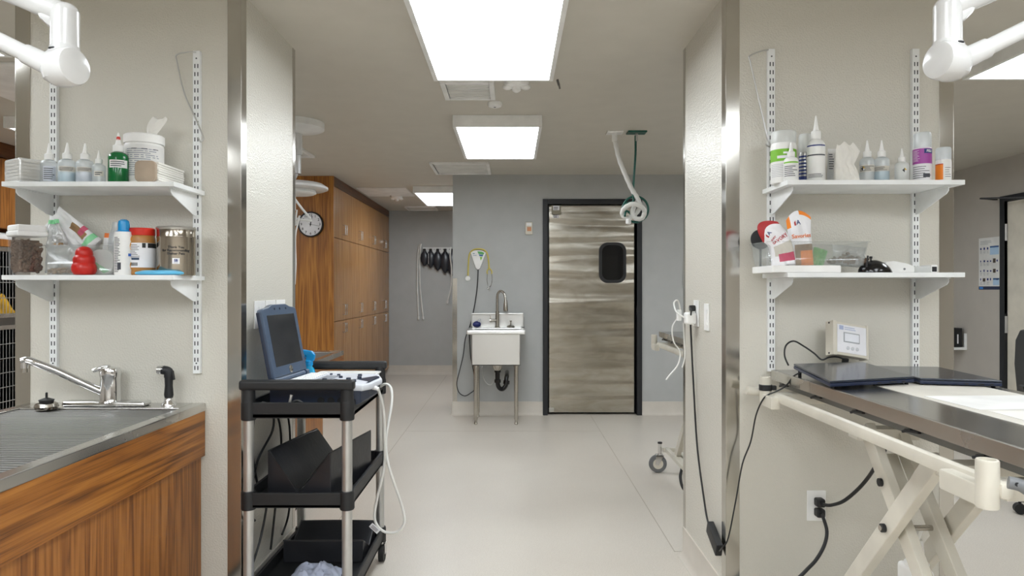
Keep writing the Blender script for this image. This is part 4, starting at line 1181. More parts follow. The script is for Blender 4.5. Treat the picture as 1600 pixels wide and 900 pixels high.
b = pouch('treat_bag', ['bag_white', 'ink_orange'], .062, .155, .035, place(168, ZL, 2.58, 0, .07, 0, dz=.006), region=lambda u, v, s: 1 if (v > .9 and u < -.2) or (.5 < v < .56 and u < 0) else 0, seed=12, label='upright white and orange treat pouch behind the clear tub', cat='bag', wr=.004, outline=lambda u, v, x, z: (x * (1 - .35 * v), z))
# red rubber toy
xk = X(131.5, 2.455)
o = MB().lathe((xk, 2.455, ZL), [(.026, 0), (.034, .004), (.0395, .016), (.0405, .026), (.038, .037), (.0345, .043), (.0352, .050), (.0352, .059), (.0325, .066), (.0275, .071), (.028, .077), (.027, .086), (.0215, .096), (.012, .102), (.006, .103), (.005, .095), (0, .09)], 36).build('rubber_toy', 'red_rubber')
sobj(o, 'red beehive-shaped rubber dog toy at the front of the left lower shelf', 'dog toy')
# spray can with blue cap
t, x, r, h = can('spray_bottle', 'white bottle with bright blue cap and orange pictures on the left lower shelf', 193.5, 362, ZL, 27, 2.47, 'white', 'blue_spray', .001, 'bottle')
for ch in list(t.children):
    if ch.name.startswith('cap'): bpy.data.objects.remove(ch)
MB().lathe((x, 2.47, ZL + h - .002), [(r * .98, 0), (r * .62, .006), (r * .60, .012), (r * .62, .028), (r * .55, .040), (r * .3, .046), (0, .047)], 24).build('cap', 'blue_spray', t)
m = MB(); mp = cyl_map(x, 2.47, r + .0005, ZL, facing(x, 2.47)); m.mi = 1
m.lines(mp, -r * 1.2, -r * .35, .01, h - .02, 22, 3, 3, .4); m.mi = 0
for (u, v, s) in ((r * 1.0, .105, .017), (r * 1.0, .035, .016), (r * .95, .13, .01)):
    n = 16; cc = [m.bm.verts.new(mp(u + s * .7 * math.cos(2 * PI * k / n), v + s * math.sin(2 * PI * k / n))) for k in range(n)]; f = m.bm.faces.new(cc); f.material_index = 0
m.mi = 2; m.patch(mp, r * .45, r * .95, .068, .078, 3); m.mi = 1; m.patch(mp, -r * .7, -r * .3, .02, .045, 2)
m.build('label_print', [plain('orange_yellow', (246, 176, 60), .4), 'ink', plain('mid_blue', (60, 110, 200), .4)], t)
t = thing('tall_bottle', 'pale translucent bottle half hidden behind the blue-capped bottle', 'bottle', (X(184, 2.56), 2.56, ZL))
MB().lathe((X(183, 2.56), 2.56, ZL), [(.028, 0), (.03, .006), (.03, .12), (.026, .155), (.017, .178), (.015, .20), (0, .203)], 24).build('body', 'frost', t)
# peanut butter jar
yp = 2.505; xp = X(222, yp); r = 40 * yp / F / 2; hp = H(357, ZL, yp)
t = thing('peanut_butter_jar', 'peanut butter jar with red lid and white label on the left lower shelf', 'jar', (xp, yp, ZL))
MB().lathe((xp, yp, ZL), [(r * .9, 0), (r * .97, .006), (r * .94, .018), (r * .97, .03), (r * .97, hp - .052), (r * .93, hp - .034), (r * .86, hp - .026)], 32).build('jar_body', 'peanut', t)
MB().lathe((xp, yp, ZL + hp - .027), [(r * .92, 0), (r * .94, .003), (r * .94, .023), (r * .88, .027)], 36).build('lid', 'red_lid', t)
wrap_label(t, xp, yp, r * .975, ZL, .028, hp - .055, 1.45, ['sticker', 'ink'], None)
m = MB(); mp = cyl_map(xp, yp, r * .975 + .0012, ZL, facing(xp, yp))
m.patch(mp, r * .0, r * .25, hp - .073, hp - .056, 3); m.patch(mp, r * .4, r * 1.35, hp - .073, hp - .056, 5)
m.lines(mp, -r * 1.1, -r * .1, .06, hp - .06, 9, 6, 3, .3)
for k in range(12): m.patch(mp, -r * .95 + k * .0026, -r * .95 + k * .0026 + .0014, .034, .046)
m.build('label_print', 'black', t)
wrap_label(t, xp, yp, r * .975 + .0007, ZL, .055, .064, .30, ['device_blue', 'ink'], None, 'blue_mark', off=-.5)
# blue disc
o = MB().lathe((X(245, 2.445), 2.455, ZL), [(.07, 0), (.086, .004), (.0875, .008), (.084, .012), (.06, .0175), (.05, .018), (0, .0185)], 40); 
for v in o.bm.verts: v.co.y = 2.463 + (v.co.y - 2.455) * .42
sobj(o.build('silicone_disc', 'blue_plastic'), 'flat light blue silicone disc at the front edge of the left lower shelf', 'disc')
# steel canister
yc = 2.52; xc = X(275.5, yc); r = 55 * yc / F / 2; hc = H(354, ZL, yc)
t = thing('steel_canister', 'round stainless steel treat canister with printed thanks and a small blue logo', 'canister', (xc, yc, ZL))
MB().lathe((xc, yc, ZL), [(r * .97, 0), (r, .004), (r, hc - .045), (r * 1.012, hc - .043), (r * 1.012, hc - .038), (r, hc - .036), (r, hc - .014)], 44).build('body', 'steel_can', t)
MB().lathe((xc, yc, ZL + hc - .014), [(r * 1.03, 0), (r * 1.05, .003), (r * 1.05, .007), (r * 1.0, .011), (r * .6, .014), (0, .0145)], 44).build('lid', 'steel', t)
m = MB(); mp = cyl_map(xc, yc, r + .0006, ZL, facing(xc, yc) - .02)
for s, v in (('Thank You', .101), ('for Recommending', .0895), ('Shelter Pets', .078)):
    m.text(s, .0125, lambda a, b, v=v: mp(a, b + v), bold=.0003)
m.build('lettering', 'black', t)
m = MB(); m.patch(mp, -.012, .012, .041, .062, 4); m.mi = 1; mp2 = cyl_map(xc, yc, r + .001, ZL, facing(xc, yc) - .02)
m.text('SB', .012, lambda a, b: mp2(a, b + .053), bold=.0006); m.patch(mp2, -.007, .007, .0445, .0455, 2)
m.build('logo_sticker', ['sticker', 'ink_blue'], t)

# ---- right upper shelf
ZR = ZU + .006
yr = 2.52
t, x, r, h = can('wipes_canister', 'tall white wipes canister with green band at the left end of right upper shelf', 1224, 206, ZR, 38, yr, 'white_plastic', 'frost_white', .045, 'canister', .98)
m = MB(); mp = cyl_map(x, yr, r + .0006, ZR, facing(x, yr)); m.patch(mp, -r * 1.45, r * 1.45, .078, .122, 12); m.mi = 1
mp2 = cyl_map(x, yr, r + .001, ZR, facing(x, yr)); m.patch(mp2, .0, .03, .104, .111, 4); m.patch(mp2, -.022, .022, .088, .098, 5)
m.mi = 2; m.lines(mp, -r * 1.1, r * .8, .02, .07, 8, 3, 6, .2)
m.build('label', ['lime', 'sticker', 'ink_light'], t)
squeeze(1236, 226, ZR, 22, 'small white squeeze bottle with green-lined label before the wipes canister', mat='white_plastic', y=2.46, body=.66,
        lab=lambda t, x, y, r, hb: (wrap_label(t, x, y, r, ZR, hb * .72, hb * .78, 1.2, ['lime', 'ink'], None, 'green_line'), wrap_label(t, x, y, r, ZR, hb * .1, hb * .68, 1.2, ['paper', 'ink'], 6, seed=9)))
t, x, r, h = can('spray_can', 'slim spray can with dark blue lettering behind the tall white squeeze bottle', 1258, 210, ZR, 20, 2.56, 'alu', 'frost_white', .07, 'can')
m = MB(); mp = cyl_map(x, 2.56, r + .0006, ZR, facing(x, 2.56)); m.lines(mp, -r * 1.1, r * .9, .01, h - .08, 8, 5, 6, .5); m.patch(mp, -r, r * .5, .02, .03, 4); m.build('print', 'ink_blue', t)
squeeze(1275, 192, ZR, 27, 'tall white squeeze bottle with purple-lined label on the right upper shelf', mat='white_plastic', y=2.49, body=.72,
        lab=lambda t, x, y, r, hb: (wrap_label(t, x, y, r, ZR, hb * .82, hb * .85, 1.2, ['ink_blue', 'ink'], None, 'blue_line'), wrap_label(t, x, y, r, ZR, hb * .60, hb * .63, 1.2, ['ink', 'ink'], None, 'grey_line'), wrap_label(t, x, y, r, ZR, hb * .08, hb * .2, 1.1, ['paper', 'ink'], 3, seed=19)))
t = thing('tissue_pack', 'crumpled white tissue pulled up from an opened pack on the right upper shelf', 'tissues', (X(1318, 2.5), 2.5, ZR))
pouch('pack', ['bag_white', 'ink'], .075, .135, .06, place(1309, ZR, 2.545, 0, .0), parent=t, region=lambda u, v, s: 0, seed=3, wr=.004)
def interp(t, pts):
    for (a, b), (c, d) in zip(pts[:-1], pts[1:]):
        if t <= c: return b + (d - b) * (t - a) / (c - a)
    return pts[-1][1]
def tissue_shape(u, v, x, z):
    r = interp(v, [(0, .052), (.3, .040), (.45, .030), (.62, .044), (.78, .056), (.9, .044), (1, .030)])
    l = interp(v, [(0, -.042), (.5, -.040), (.8, -.036), (1, -.030)])
    return (l + (r - l) * (u + 1) / 2, z * (1 + .05 * math.sin(u * 5 + 2.2) * v))
pouch('tissue', ['tissue'], .1, .140, .05, place(1321, ZR, 2.475), parent=t, seed=31, wr=.006, outline=tissue_shape, nu=28, nv=28)
m = MB(); pm_ = plane_map((X(1300, 2.50), 2.503, ZR), (1, 0, 0), (0, 0, 1)); m.lines(pm_, -.01, .012, .05, .11, 7, 3, 1, .4); m.build('print', 'ink', t)
dia = lambda t, x, y, r, z0, v, off=0: [wrap_diamond(t, x, y, r, z0, v, off)]
def wrap_diamond(t, x, y, r, z0, v, off):
    m = MB(); mp = cyl_map(x, y, r + .0012, z0, facing(x, y) + off); s = .0085
    for mi, q in ((0, [(-s, 0), (0, 0), (0, s)]), (1, [(0, 0), (s, 0), (0, s)]), (2, [(-s, 0), (0, -s), (0, 0)]), (3, [(0, -s), (s, 0), (0, 0)])):
        f = m.bm.faces.new([m.bm.verts.new(mp(a, b + v)) for a, b in q]); f.material_index = mi
    m.build('hazard_diamond', ['ink', plain('diamond_yellow', (226, 190, 60), .5), 'black', 'sticker'], t)
squeeze(1355, 219, ZR, 22, 'clear squeeze bottle with hazard diamond, left of the touching pair on right upper shelf', y=2.51,
        lab=lambda t, x, y, r, hb: (wrap_label(t, x, y, r, ZR, hb * .42, hb * .68, 1.2, ['paper_beige', 'ink'], 4, seed=41), wrap_diamond(t, x, y, r, ZR, hb * .55, -.5)))
squeeze(1377.5, 219, ZR, 22, 'bluish squeeze bottle, right one of the touching pair on the right upper shelf', y=2.49, liquid='liquid_blue', mat='frost',
        lab=lambda t, x, y, r, hb: wrap_label(t, x, y, r, ZR, hb * .42, hb * .62, 1.2, ['paper_beige', 'ink'], 4, seed=42))
squeeze(1409, 232, ZR, 20, 'short milky squeeze bottle standing before the outer shelf rail', mat='frost_white', y=2.48, body=.60,
        lab=lambda t, x, y, r, hb: wrap_diamond(t, x, y, r, ZR, hb * .55, .4))
t, x, r, h = can('spray_can', 'purple and white spray can with clear cap at the right shelf rail', 1441, 208, ZR, 26, 2.47, 'sticker', 'frost', .056, 'can', .96)
m = MB(); f_ = facing(x, 2.47); mp = cyl_map(x, 2.47, r + .0006, ZR, f_); m.patch(mp, -r * 1.5, r * 1.5, .062, h - .06, 14)
mp2 = cyl_map(x, 2.47, r + .001, ZR, f_); m.mi = 1; m.patch(mp2, r * .2, r * 1.4, h - .078, h - .062, 7)
m.mi = 2; mp3 = cyl_map(x, 2.47, r + .0014, ZR, f_); m.text('FELI', .012, lambda a, b: mp3(a + r * .8, b + h - .070), bold=.0004)
m.lines(mp2, -r * 1.2, -r * .1, .07, h - .065, 10, 7, 5, .25)
m.mi = 3; m.lines(mp2, -r * 1.2, r * 1.1, .008, .055, 6, 8, 8, .25); m.patch(mp2, r * .1, r * .9, .012, .026, 4)
m.build('label', ['purple', 'ink_blue', 'sticker', 'ink'], t)
t, x, r, h = can('pump_bottle', 'white pump bottle with orange label at the right end of the right upper shelf', 1474, 231, ZR, 22, 2.46, 'white_plastic', 'frost', .045, 'bottle', .97)
m = MB(); mp = cyl_map(x, 2.46, r + .0006, ZR, facing(x, 2.46)); m.patch(mp, -r * 1.3, -r * .02, .004, .058, 8); m.mi = 1; m.patch(mp, -r * 1.3, -r * .02, .058, .061, 8)
m.mi = 2; m.lines(mp, r * .2, r * 1.1, .01, .05, 5, 2, 4, .2); m.build('label', ['orange', 'ink_red', 'ink'], t)

# ---- right lower shelf
ZQ = ZL + .009
o = MB().box((X(1204, 2.45), 2.432, ZQ), (X(1311, 2.45), 2.64, ZQ + .026), .004, 2).build('flat_tray', 'white_plastic'); sobj(o, 'flat white tray lying under the clear treat bin on the right lower shelf', 'tray')
zb = ZQ + .0265
t = thing('treat_bin', 'clear plastic bin of treat bags on the right lower shelf', 'bin', (X(1275, 2.52), 2.52, zb))
x0, x1 = X(1199, 2.45), X(1358, 2.45)
open_tub(x0 + .0, x1, 2.445, 2.63, zb, H(377, zb, 2.45), .012).build('bin', 'clear_tub', t)
pouch('treat_bag', ['bag_clear'], .12, .075, .07, place(1325, zb, 2.54, 0, .1), seed=21, label='crumpled clear bag of dark treats in the treat bin', cat='bag', wr=.01)
treat_heap('treats', X(1325, 2.53), 2.53, zb + .004, .07, .035, 150, 'kibble', 'dark treats lying at the bottom of the clear treat bin', .009, 14, .035)
sobj(pouch('treat_bag', ['leaf_green'], .05, .065, .03, place(1275, zb, 2.50, 0, .3), seed=23, wr=.005), 'small green packet lying in the clear treat bin', 'bag')
# treat pouches with print
def front_print(mtx, items, parent, d=-.022, name='print', mats=None):
    m = MB()
    for it in items:
        kind, mi = it[0], it[1]; m.mi = mi
        if kind == 'text':
            _, _, s, size, u, v, ang = it
            ca, sa = math.cos(ang), math.sin(ang)
            m.text(s, size, lambda a, b: mtx @ Vector((u + a * ca - b * sa, d, v + a * sa + b * ca)), bold=.0004)
        else:
            m.face([mtx @ Vector((a, d, b)) for a, b in it[2]])
    return m.build(name, mats, parent)
def conform(o, target, off=.0012):
    """lay the print on the bulging face of the bag"""
    from mathutils.bvhtree import BVHTree
    tm = target.data
    tv = [v.co.copy() for v in tm.vertices]; bvh = BVHTree.FromPolygons(tv, [tuple(p.vertices) for p in tm.polygons])
    delta = origin_of(o) - origin_of(target)
    for v in o.data.vertices:
        p = v.co + delta
        hit = bvh.ray_cast(Vector((p.x, p.y - .2, p.z)), Vector((0, 1, 0)))
        if hit[0] is not None: v.co = hit[0] - delta + Vector((0, -off, 0))
def bent(w, h, path, corner=0.0):
    """outline of a bag that follows a bent centre line; path = [(share of height, lean angle)]"""
    pts = [(0.0, 0.0)]; n = 60
    for q in range(n):
        a = interp((q + .5) / n, path); pts.append((pts[-1][0] + math.sin(a) * h / n, pts[-1][1] + math.cos(a) * h / n))
    def at(x, z):
        v = min(max(z / h, 0), 1); f = v * n; q = min(int(f), n - 1); f -= q; a = interp(v, path)
        cx = pts[q][0] + (pts[q + 1][0] - pts[q][0]) * f; cz = pts[q][1] + (pts[q + 1][1] - pts[q][1]) * f
        return (cx + x * math.cos(a), cz - x * math.sin(a))
    def outline(u, v, x, z):
        if corner: z = z - corner * max(0, v - .6) * 2.5 * (abs(u) ** 2)
        return at(x * (1 - .06 * math.sin(PI * v)), z)
    return at, outline
def bag_print(mtx, at, items, parent, mats, target):
    m = MB()
    for it in items:
        m.mi = it[1]
        if it[0] == 'text':
            _, _, st_, size, u, v = it
            m.text(st_, size, lambda a, b: mtx @ (lambda q: Vector((q[0], -.03, q[1])))(at(u + a, v + b)), bold=.0004)
        else:
            m.face([mtx @ (lambda q: Vector((q[0], -.03, q[1])))(at(a, b)) for a, b in it[2]])
    conform(m.build('print', mats, parent), target)
mt = place(1252, zb, 2.492, 0, 0, .05, dz=.001)
at, ol = bent(.09, .20, [(0, -.05), (.5, -.09), (1, -.16)], .03)
t = thing('treat_pouch', 'upright white treat pouch with orange lettering in the clear treat bin', 'pouch', (X(1252, 2.492), 2.492, zb))
bb = pouch('bag', ['sticker', 'orange', 'treat'], .09, .20, .045, mt, parent=t, region=lambda u, v, s: (1 if (v < .26 and u > -.2) or (v > .92 and u > .1) or (v > .72 and u < -.72) else (2 if v < .40 and u > -.6 else 0)), seed=41, wr=.003, outline=ol)
bag_print(mt, at, [('text', 0, 'Savories', .0205, .001, .108), ('text', 1, 'A', .024, -.004, .158), ('poly', 2, [(-.020, .148), (-.014, .148), (-.014, .167), (-.020, .160)])], t, ['ink_orange', 'ink_blue', 'ink_red'], bb)
mt = place(1224, zb, 2.462, 0, 0, .08, dz=.002)
at, ol = bent(.088, .185, [(0, -.10), (.35, -.25), (.6, -.8), (.8, -1.05), (1, -1.1)], .05)
t = thing('treat_pouch', 'white and red treat pouch flopping left over the edge of the clear treat bin', 'pouch', (X(1224, 2.462), 2.462, zb))
bb = pouch('bag', ['sticker', 'pink', 'paper_beige', 'ink_red'], .088, .185, .05, mt, parent=t, region=lambda u, v, s: (3 if v > .86 else (1 if .06 < v < .22 and u > -.5 else (2 if .20 <= v < .42 and u > -.7 else 0))), seed=51, wr=.004, outline=ol)
bag_print(mt, at, [('text', 0, 'SOFT', .010, -.012, .112), ('text', 0, 'SAVORY', .016, .004, .096), ('text', 1, 'A', .020, -.006, .138), ('poly', 0, [(-.022, .130), (-.016, .130), (-.016, .148), (-.022, .142)])], t, ['ink_red', 'ink_blue'], bb)
o = MB().lathe((X(1188, 2.6), 2.60, ZQ + .13), [(.03, -.004), (.038, -.002), (.038, .002), (.03, .004)], 30, True, (.1, -1, .1)).bar((X(1188, 2.6), 2.60, ZQ + .0), (X(1188, 2.6), 2.60, ZQ + .10), .012, .006, .002).build('round_brush', 'black')
sobj(o, 'dark round-headed brush peeking out behind the flopped red-topped treat pouch', 'brush')
# black headgear, white device, small box
t = thing('head_loupe', 'shiny black domed headpiece with a small knob on the right lower shelf', 'headpiece', (X(1372, 2.47), 2.47, ZQ))
xl = X(1371, 2.47)
m = MB(); m.sphere((0, 0, 0), 1, 1, 1, 1, 4)
for v in m.bm.verts:
    z = v.co.z; v.co = Vector((xl + v.co.x * .060 , 2.485 + v.co.y * .045, ZQ + max(0, (z * .047 - (v.co.x > 0) * v.co.x * .010 * (z > 0)))))
m.build('shell', 'black_gloss', t)
MB().cyl((xl - .016, 2.485, ZQ + .040), (xl - .016, 2.485, ZQ + .058), .003, n=14).cyl((xl - .016, 2.485, ZQ + .052), (xl - .016, 2.485, ZQ + .060), .0055, n=14).build('knob', 'black', t)
MB().bar((xl - .044, 2.46, ZQ + .02), (xl - .040, 2.46, ZQ + .062), .003, .006, .001).build('pin', 'black', t)
t = thing('handheld_device', 'low white rounded device beside the black headpiece on the right lower shelf', 'device', (X(1408, 2.5), 2.5, ZQ))
xa = X(1392, 2.50)
m = MB(); m.prism([Vector((xa - .03, 2.48, ZQ)), Vector((xa - .03, 2.48, ZQ + .040)), Vector((xa + .0, 2.48, ZQ + .044)), Vector((xa + .045, 2.48, ZQ + .036)), Vector((xa + .078, 2.48, ZQ + .024)), Vector((xa + .078, 2.48, ZQ))], (0, .06, 0), .006); m.build('case', 'white_plastic', t)
MB().cyl((xa + .038, 2.4785, ZQ + .014), (xa + .038, 2.481, ZQ + .014), .004, n=12).build('button', 'grey_rubber', t)
t = thing('small_box', 'small clear-ended box with a black square at the end of the right lower shelf', 'box', (X(1443, 2.5), 2.5, ZQ))
xa = X(1427, 2.49); xb = X(1459, 2.49)
MB().box((xa, 2.47, ZQ), (xb, 2.53, ZQ + .024), .003).build('carton', 'frost_white', t)
MB().box((xb - .024, 2.466, ZQ + .001), (xb, 2.532, ZQ + .029), .003).build('end_cap', 'white_plastic', t)
MB().box((xb - .021, 2.4645, ZQ + .004), (xb - .004, 2.467, ZQ + .022), .001).build('black_square', 'black', t)
# ------------------------------------------------------------------ utility cart
cx0, cx1, cy0, cy1 = -1.003, -.628, 2.60, 3.25
t = cart = thing('utility_cart', 'black three-shelf utility cart with silver posts beside the left column', 'cart', ((cx0 + cx1) / 2, (cy0 + cy1) / 2, 0))
def tray(name, zt, zb, floor_z, lipped=True):
    m = MB(); e = .017; a, b, c, d = cx0 - e, cx1 + e, cy0 - e, cy1 + e; k = .014
    m.box((a, c, zb), (b, d, floor_z), .004)
    m.box((a, c, zb), (a + k, d, zt), .004); m.box((b - k, c, zb), (b, d, zt), .004); m.box((a, c, zb), (b, c + k, zt), .004); m.box((a, d - k, zb), (b, d, zt), .004)
    for px_ in (cx0, cx1):
        for py_ in (cy0, cy1): m.lathe((px_, py_, zb - .008), [(.026, 0), (.028, .004), (.028, zt - zb + .004), (.026, zt - zb + .012)], 20)
    return m.build(name, 'black', cart)
tray('top_shelf', .866, .806, .826); tray('middle_shelf', .524, .466, .482); tray('bottom_shelf', .160, .100, .116)
for px_ in (cx0, cx1):
    for py_ in (cy0, cy1):
        MB().cyl((px_, py_, .09), (px_, py_, .80), .0195, n=22).build('post', 'alu', cart)
for yy, s in ((cy0, -1), (cy1, 1)):
    m = MB()
    for px_ in (cx0, cx1): m.lathe((px_, yy, .866), [(.026, 0), (.024, .03), (.024, .06)], 18)
    m.box((cx0 - .03, yy - .028 if s < 0 else yy - .018, .913), (cx1 + .03, yy + .018 if s < 0 else yy + .028, .951), .010, 3)
    m.build('handle', 'black', cart)
for px_ in (cx0, cx1):
    for py_ in (cy0, cy1):
        ox = .01 if px_ > -.8 else -.0; cz = .042
        m = MB(); m.box((px_ - .02, py_ - .025, .088), (px_ + .02, py_ + .025, .1), .003); m.box((px_ - .018 + ox, py_ - .02, .04), (px_ - .014 + ox, py_ + .02, .09), .001); m.box((px_ + .014 + ox, py_ - .02, .04), (px_ + .018 + ox, py_ + .02, .09), .001)
        c = m.build('caster', 'chrome', cart)
        MB().cyl((px_ - .012 + ox, py_, cz), (px_ + .012 + ox, py_, cz), cz, n=28).build('wheel', 'rubber', c)

# ultrasound machine on the cart
zs = .8265
t = thing('ultrasound_machine', 'portable ultrasound machine with raised blue-grey screen on the cart', 'ultrasound machine', (-.955, 2.685, zs), math.radians(-5))
U = t
D_, Wd, Hb = .345, .372, .104
m = MB(); m.prism([Vector((0, 0, .006)), Vector((Wd - .06, 0, .006)), Vector((Wd - .01, .02, .02)), Vector((Wd, .10, .03)), Vector((Wd, .25, .03)), Vector((Wd - .04, D_, .02)), Vector((0, D_, .006))], (0, 0, Hb - .034), .006)
m.box((.02, .03, 0), (.28, .30, .008)); m.build('base', 'device_dark', U, local=True)
m = MB(); m.prism([Vector((.03, -.004, Hb - .03)), Vector((Wd - .055, -.004, Hb - .03)), Vector((Wd + .0, .02, Hb - .036)), Vector((Wd + .012, .10, Hb - .040)), Vector((Wd + .012, .25, Hb - .040)), Vector((Wd - .03, D_ + .004, Hb - .034)), Vector((.03, D_ + .004, Hb - .03))], (0, 0, .026), .008)
m.build('keyboard_deck', 'key_white', U, local=True)
m = MB(); rnd = random.Random(4)
for i in range(4):
    for j in range(13): m.box((.055 + i * .018, .03 + j * .022, Hb - .005), (.068 + i * .018, .046 + j * .022, Hb - .0005), .001, 1)
m.build('keys', 'white', U, local=True)
for a, b, r in ((.16, .06, .008), (.20, .05, .007), (.18, .12, .010), (.235, .09, .012), (.27, .15, .010), (.25, .05, .006), (.30, .20, .009), (.22, .20, .008), (.19, .26, .007), (.28, .27, .009), (.15, .28, .006), (.31, .10, .008)):
    MB().lathe((a, b, Hb - .012), [(r, 0), (r, .011), (r * .8, .013)], 16).build('knob', 'device_dark', U, local=True)
MB().box((.145, .10, Hb - .006), (.20, .24, Hb - .003), .001).build('touch_pad', plain('pad_grey', (150, 156, 166), .4), U, local=True)
for k, a in enumerate((.21, .25, .29)):
    MB().cyl((a, -.004, .034), (a, .004, .034), .014, n=22).cyl((a, -.006, .034), (a, .0, .034), .008, n=16).build('port', 'black', U, local=True)
# screen lid: hinged along local y, leaning back
lean = math.radians(11)
R = Matrix.Translation((.022, 0, Hb + .002)) @ Matrix.Rotation(-lean, 4, 'Y')
m = MB(); m.xf = R
prof = [(0, .0), (.33, .0), (.335, .27), (.325, .280), (.27, .286), (.235, .297), (.10, .297), (.065, .286), (.012, .280), (0, .27)]
m.prism([Vector((0, a + .005, b + .01)) for a, b in prof], (-.026, 0, 0), .006)
sc_lid = m.build('screen_lid', 'device_blue', U, local=True)
m = MB(); m.xf = R; m.prism([Vector((-.010, a + .004, b + .01)) for a, b in [(-.001, 0.0), (.337, 0.0), (.338, .27), (-.001, .27)]], (-.018, 0, 0), .005); m.build('screen_back', 'device_dark', U, local=True)
m = MB(); m.xf = R; m.box((-.001, .038, .052), (.0015, .302, .262), .001); m.build('display', 'lcd', U, local=True)
m = MB(); m.xf = R; m.lathe((0, .17, .031), [(.016, 0), (.016, .002), (.014, .003)], 24, True, (1, 0, 0))
for v in m.bm.verts: pass
m.build('badge', 'satin', U, local=True)
m = MB(); m.xf = R
for a in (.12, .17, .23): m.lathe((0, a, .287), [(.005, 0), (.005, .002)], 12, True, (1, 0, 0))
m.build('latch_dots', 'device_dark', U, local=True)
m = MB(); m.cyl((.018, .03, Hb), (.018, .30, Hb), .011, n=16); m.cyl((.018, .0, Hb), (.018, .025, Hb), .013, n=16); m.cyl((.018, .31, Hb), (.018, .34, Hb), .013, n=16); m.build('hinge', 'device_blue', U, local=True)

# probe and its cable
t = thing('ultrasound_probe', 'white ultrasound probe cable looping down the right side of the cart', 'probe', (-.57, 2.78, .88))
MB().tube([(-.60, 2.80, .893), (-.57, 2.795, .893), (-.545, 2.79, .886)], lambda u: .012 - .004 * u, 12).build('connector', 'white_plastic', t)
Yc = 2.95
def K(px, py, y): return P(px, py, y)
MB().tube([Vector((-.55, 2.79, .888)), K(592, 612, 2.82), K(599, 640, 2.86), K(601, 690, 2.92), K(600, 730, 2.98), K(590, 775, 3.02), K(585, 805, 3.02), K(590, 822, 3.02), K(604, 832, 3.02), K(622, 830, 3.02), K(632, 815, 3.02), K(628, 790, 3.02), K(616, 755, 3.0), K(606, 722, 2.98), K(603, 690, 3.0), K(607, 660, 3.03), K(612, 630, 3.08), K(611, 607, 3.12), K(603, 600, 3.15), K(594, 604, 3.17)], .0062, 10).build('cable', 'tube_white', t)
m = MB(); a = K(586, 826, 3.01); m.xf = Matrix.Translation(a) @ Matrix.Rotation(.75, 4, 'Y'); m.box((-.026, -.003, -.011), (.022, .001, .011), .001); m.mi = 1
for k in range(3): m.box((-.02, -.0036, -.006 + k * .005), (.014, -.0028, -.004 + k * .005))
m.build('cable_tag', ['sticker', 'ink'], t)
# white tub at the back of the cart
t = thing('supply_tub', 'low white plastic tub at the back of the cart top', 'tub', (-.73, 3.13, .827))
open_tub(-.895, -.62, 3.06, 3.215, .827, .082, .012).build('tub', 'white_plastic', t)
# blue spray bottle
xs, ys = -.895, 3.075
xs = -.93; ys = 3.13
t = thing('trigger_sprayer', 'bright blue trigger spray bottle behind the ultrasound screen', 'spray bottle', (xs, ys, .827))
MB().lathe((xs, ys, .827), [(.028, 0), (.032, .006), (.032, .07), (.024, .10), (.014, .115), (.014, .122)], 24).build('bottle', clear('blue_clear', (30, 170, 220), .75, .1), t)
MB().lathe((xs, ys, .945), [(.017, 0), (.017, .02), (.013, .024)], 18).prism([Vector((xs - .016, ys - .011, .965)), Vector((xs + .022, ys - .011, .965)), Vector((xs + .028, ys - .011, .995)), Vector((xs + .012, ys - .011, 1.012)), Vector((xs - .03, ys - .011, 1.018)), Vector((xs - .032, ys - .011, 1.0)), Vector((xs - .012, ys - .011, .99))], (0, .022, 0), .004).build('spray_head', 'blue_spray', t)
MB().tube([(xs - .014, ys, .995), (xs - .026, ys, .975), (xs - .034, ys, .95)], .005, 8).build('trigger', 'blue_spray', t)
# stuff under the machine front
m = MB().box((-.955, 2.62, .827), (-.90, 2.665, .838), .004); sobj(m.build('pink_packet', plain('pink_pack', (170, 100, 150), .5)), 'small pink packet in front on the cart top tray', 'packet')
m = MB().tube([(-.96, 2.62, .86), (-.93, 2.63, .85), (-.90, 2.62, .842), (-.86, 2.63, .85), (-.83, 2.64, .864), (-.80, 2.64, .845)], .006, 8); sobj(m.build('short_cable', 'black'), 'short black cable bunched at the front of the cart top tray', 'cable')
m = MB().tube([(-.865, 2.615, .84), (-.852, 2.615, .86), (-.845, 2.615, .89)], .006, 8); sobj(m.build('silver_plug', 'alu'), 'small silver plug tip in the cart top tray', 'plug')
# black cables hanging on the wall side
for i, (lab, pts) in enumerate((
    ('black cable hanging nearest the front left post of the cart', [(-1.02, 2.70, .80), (-1.035, 2.72, .66), (-1.035, 2.78, .50), (-1.02, 2.84, .42), (-1.03, 2.80, .28), (-1.045, 2.74, .18)]),
    ('black cable swinging out from the cart top and back to the wall', [(-1.00, 2.86, .80), (-1.01, 2.88, .70), (-1.035, 2.78, .60), (-1.04, 2.72, .48), (-1.04, 2.71, .40), (-1.04, 2.76, .36)]),
    ('black cable running down behind the middle of the cart', [(-1.03, 2.95, .80), (-1.025, 3.02, .68), (-1.035, 3.06, .52), (-1.035, 3.0, .38), (-1.04, 2.96, .22), (-1.043, 2.95, .17)]),
    ('black cable ending low beside the rear left post of the cart', [(-1.035, 3.10, .80), (-1.03, 3.16, .66), (-1.04, 3.2, .50), (-1.043, 3.22, .36), (-1.042, 3.18, .24), (-1.044, 3.1, .18)]))):
    sobj(MB().tube([Vector(p) for p in pts], .005, 8).build('hanging_cable', 'black'), lab, 'cable', 'black cables behind the cart')
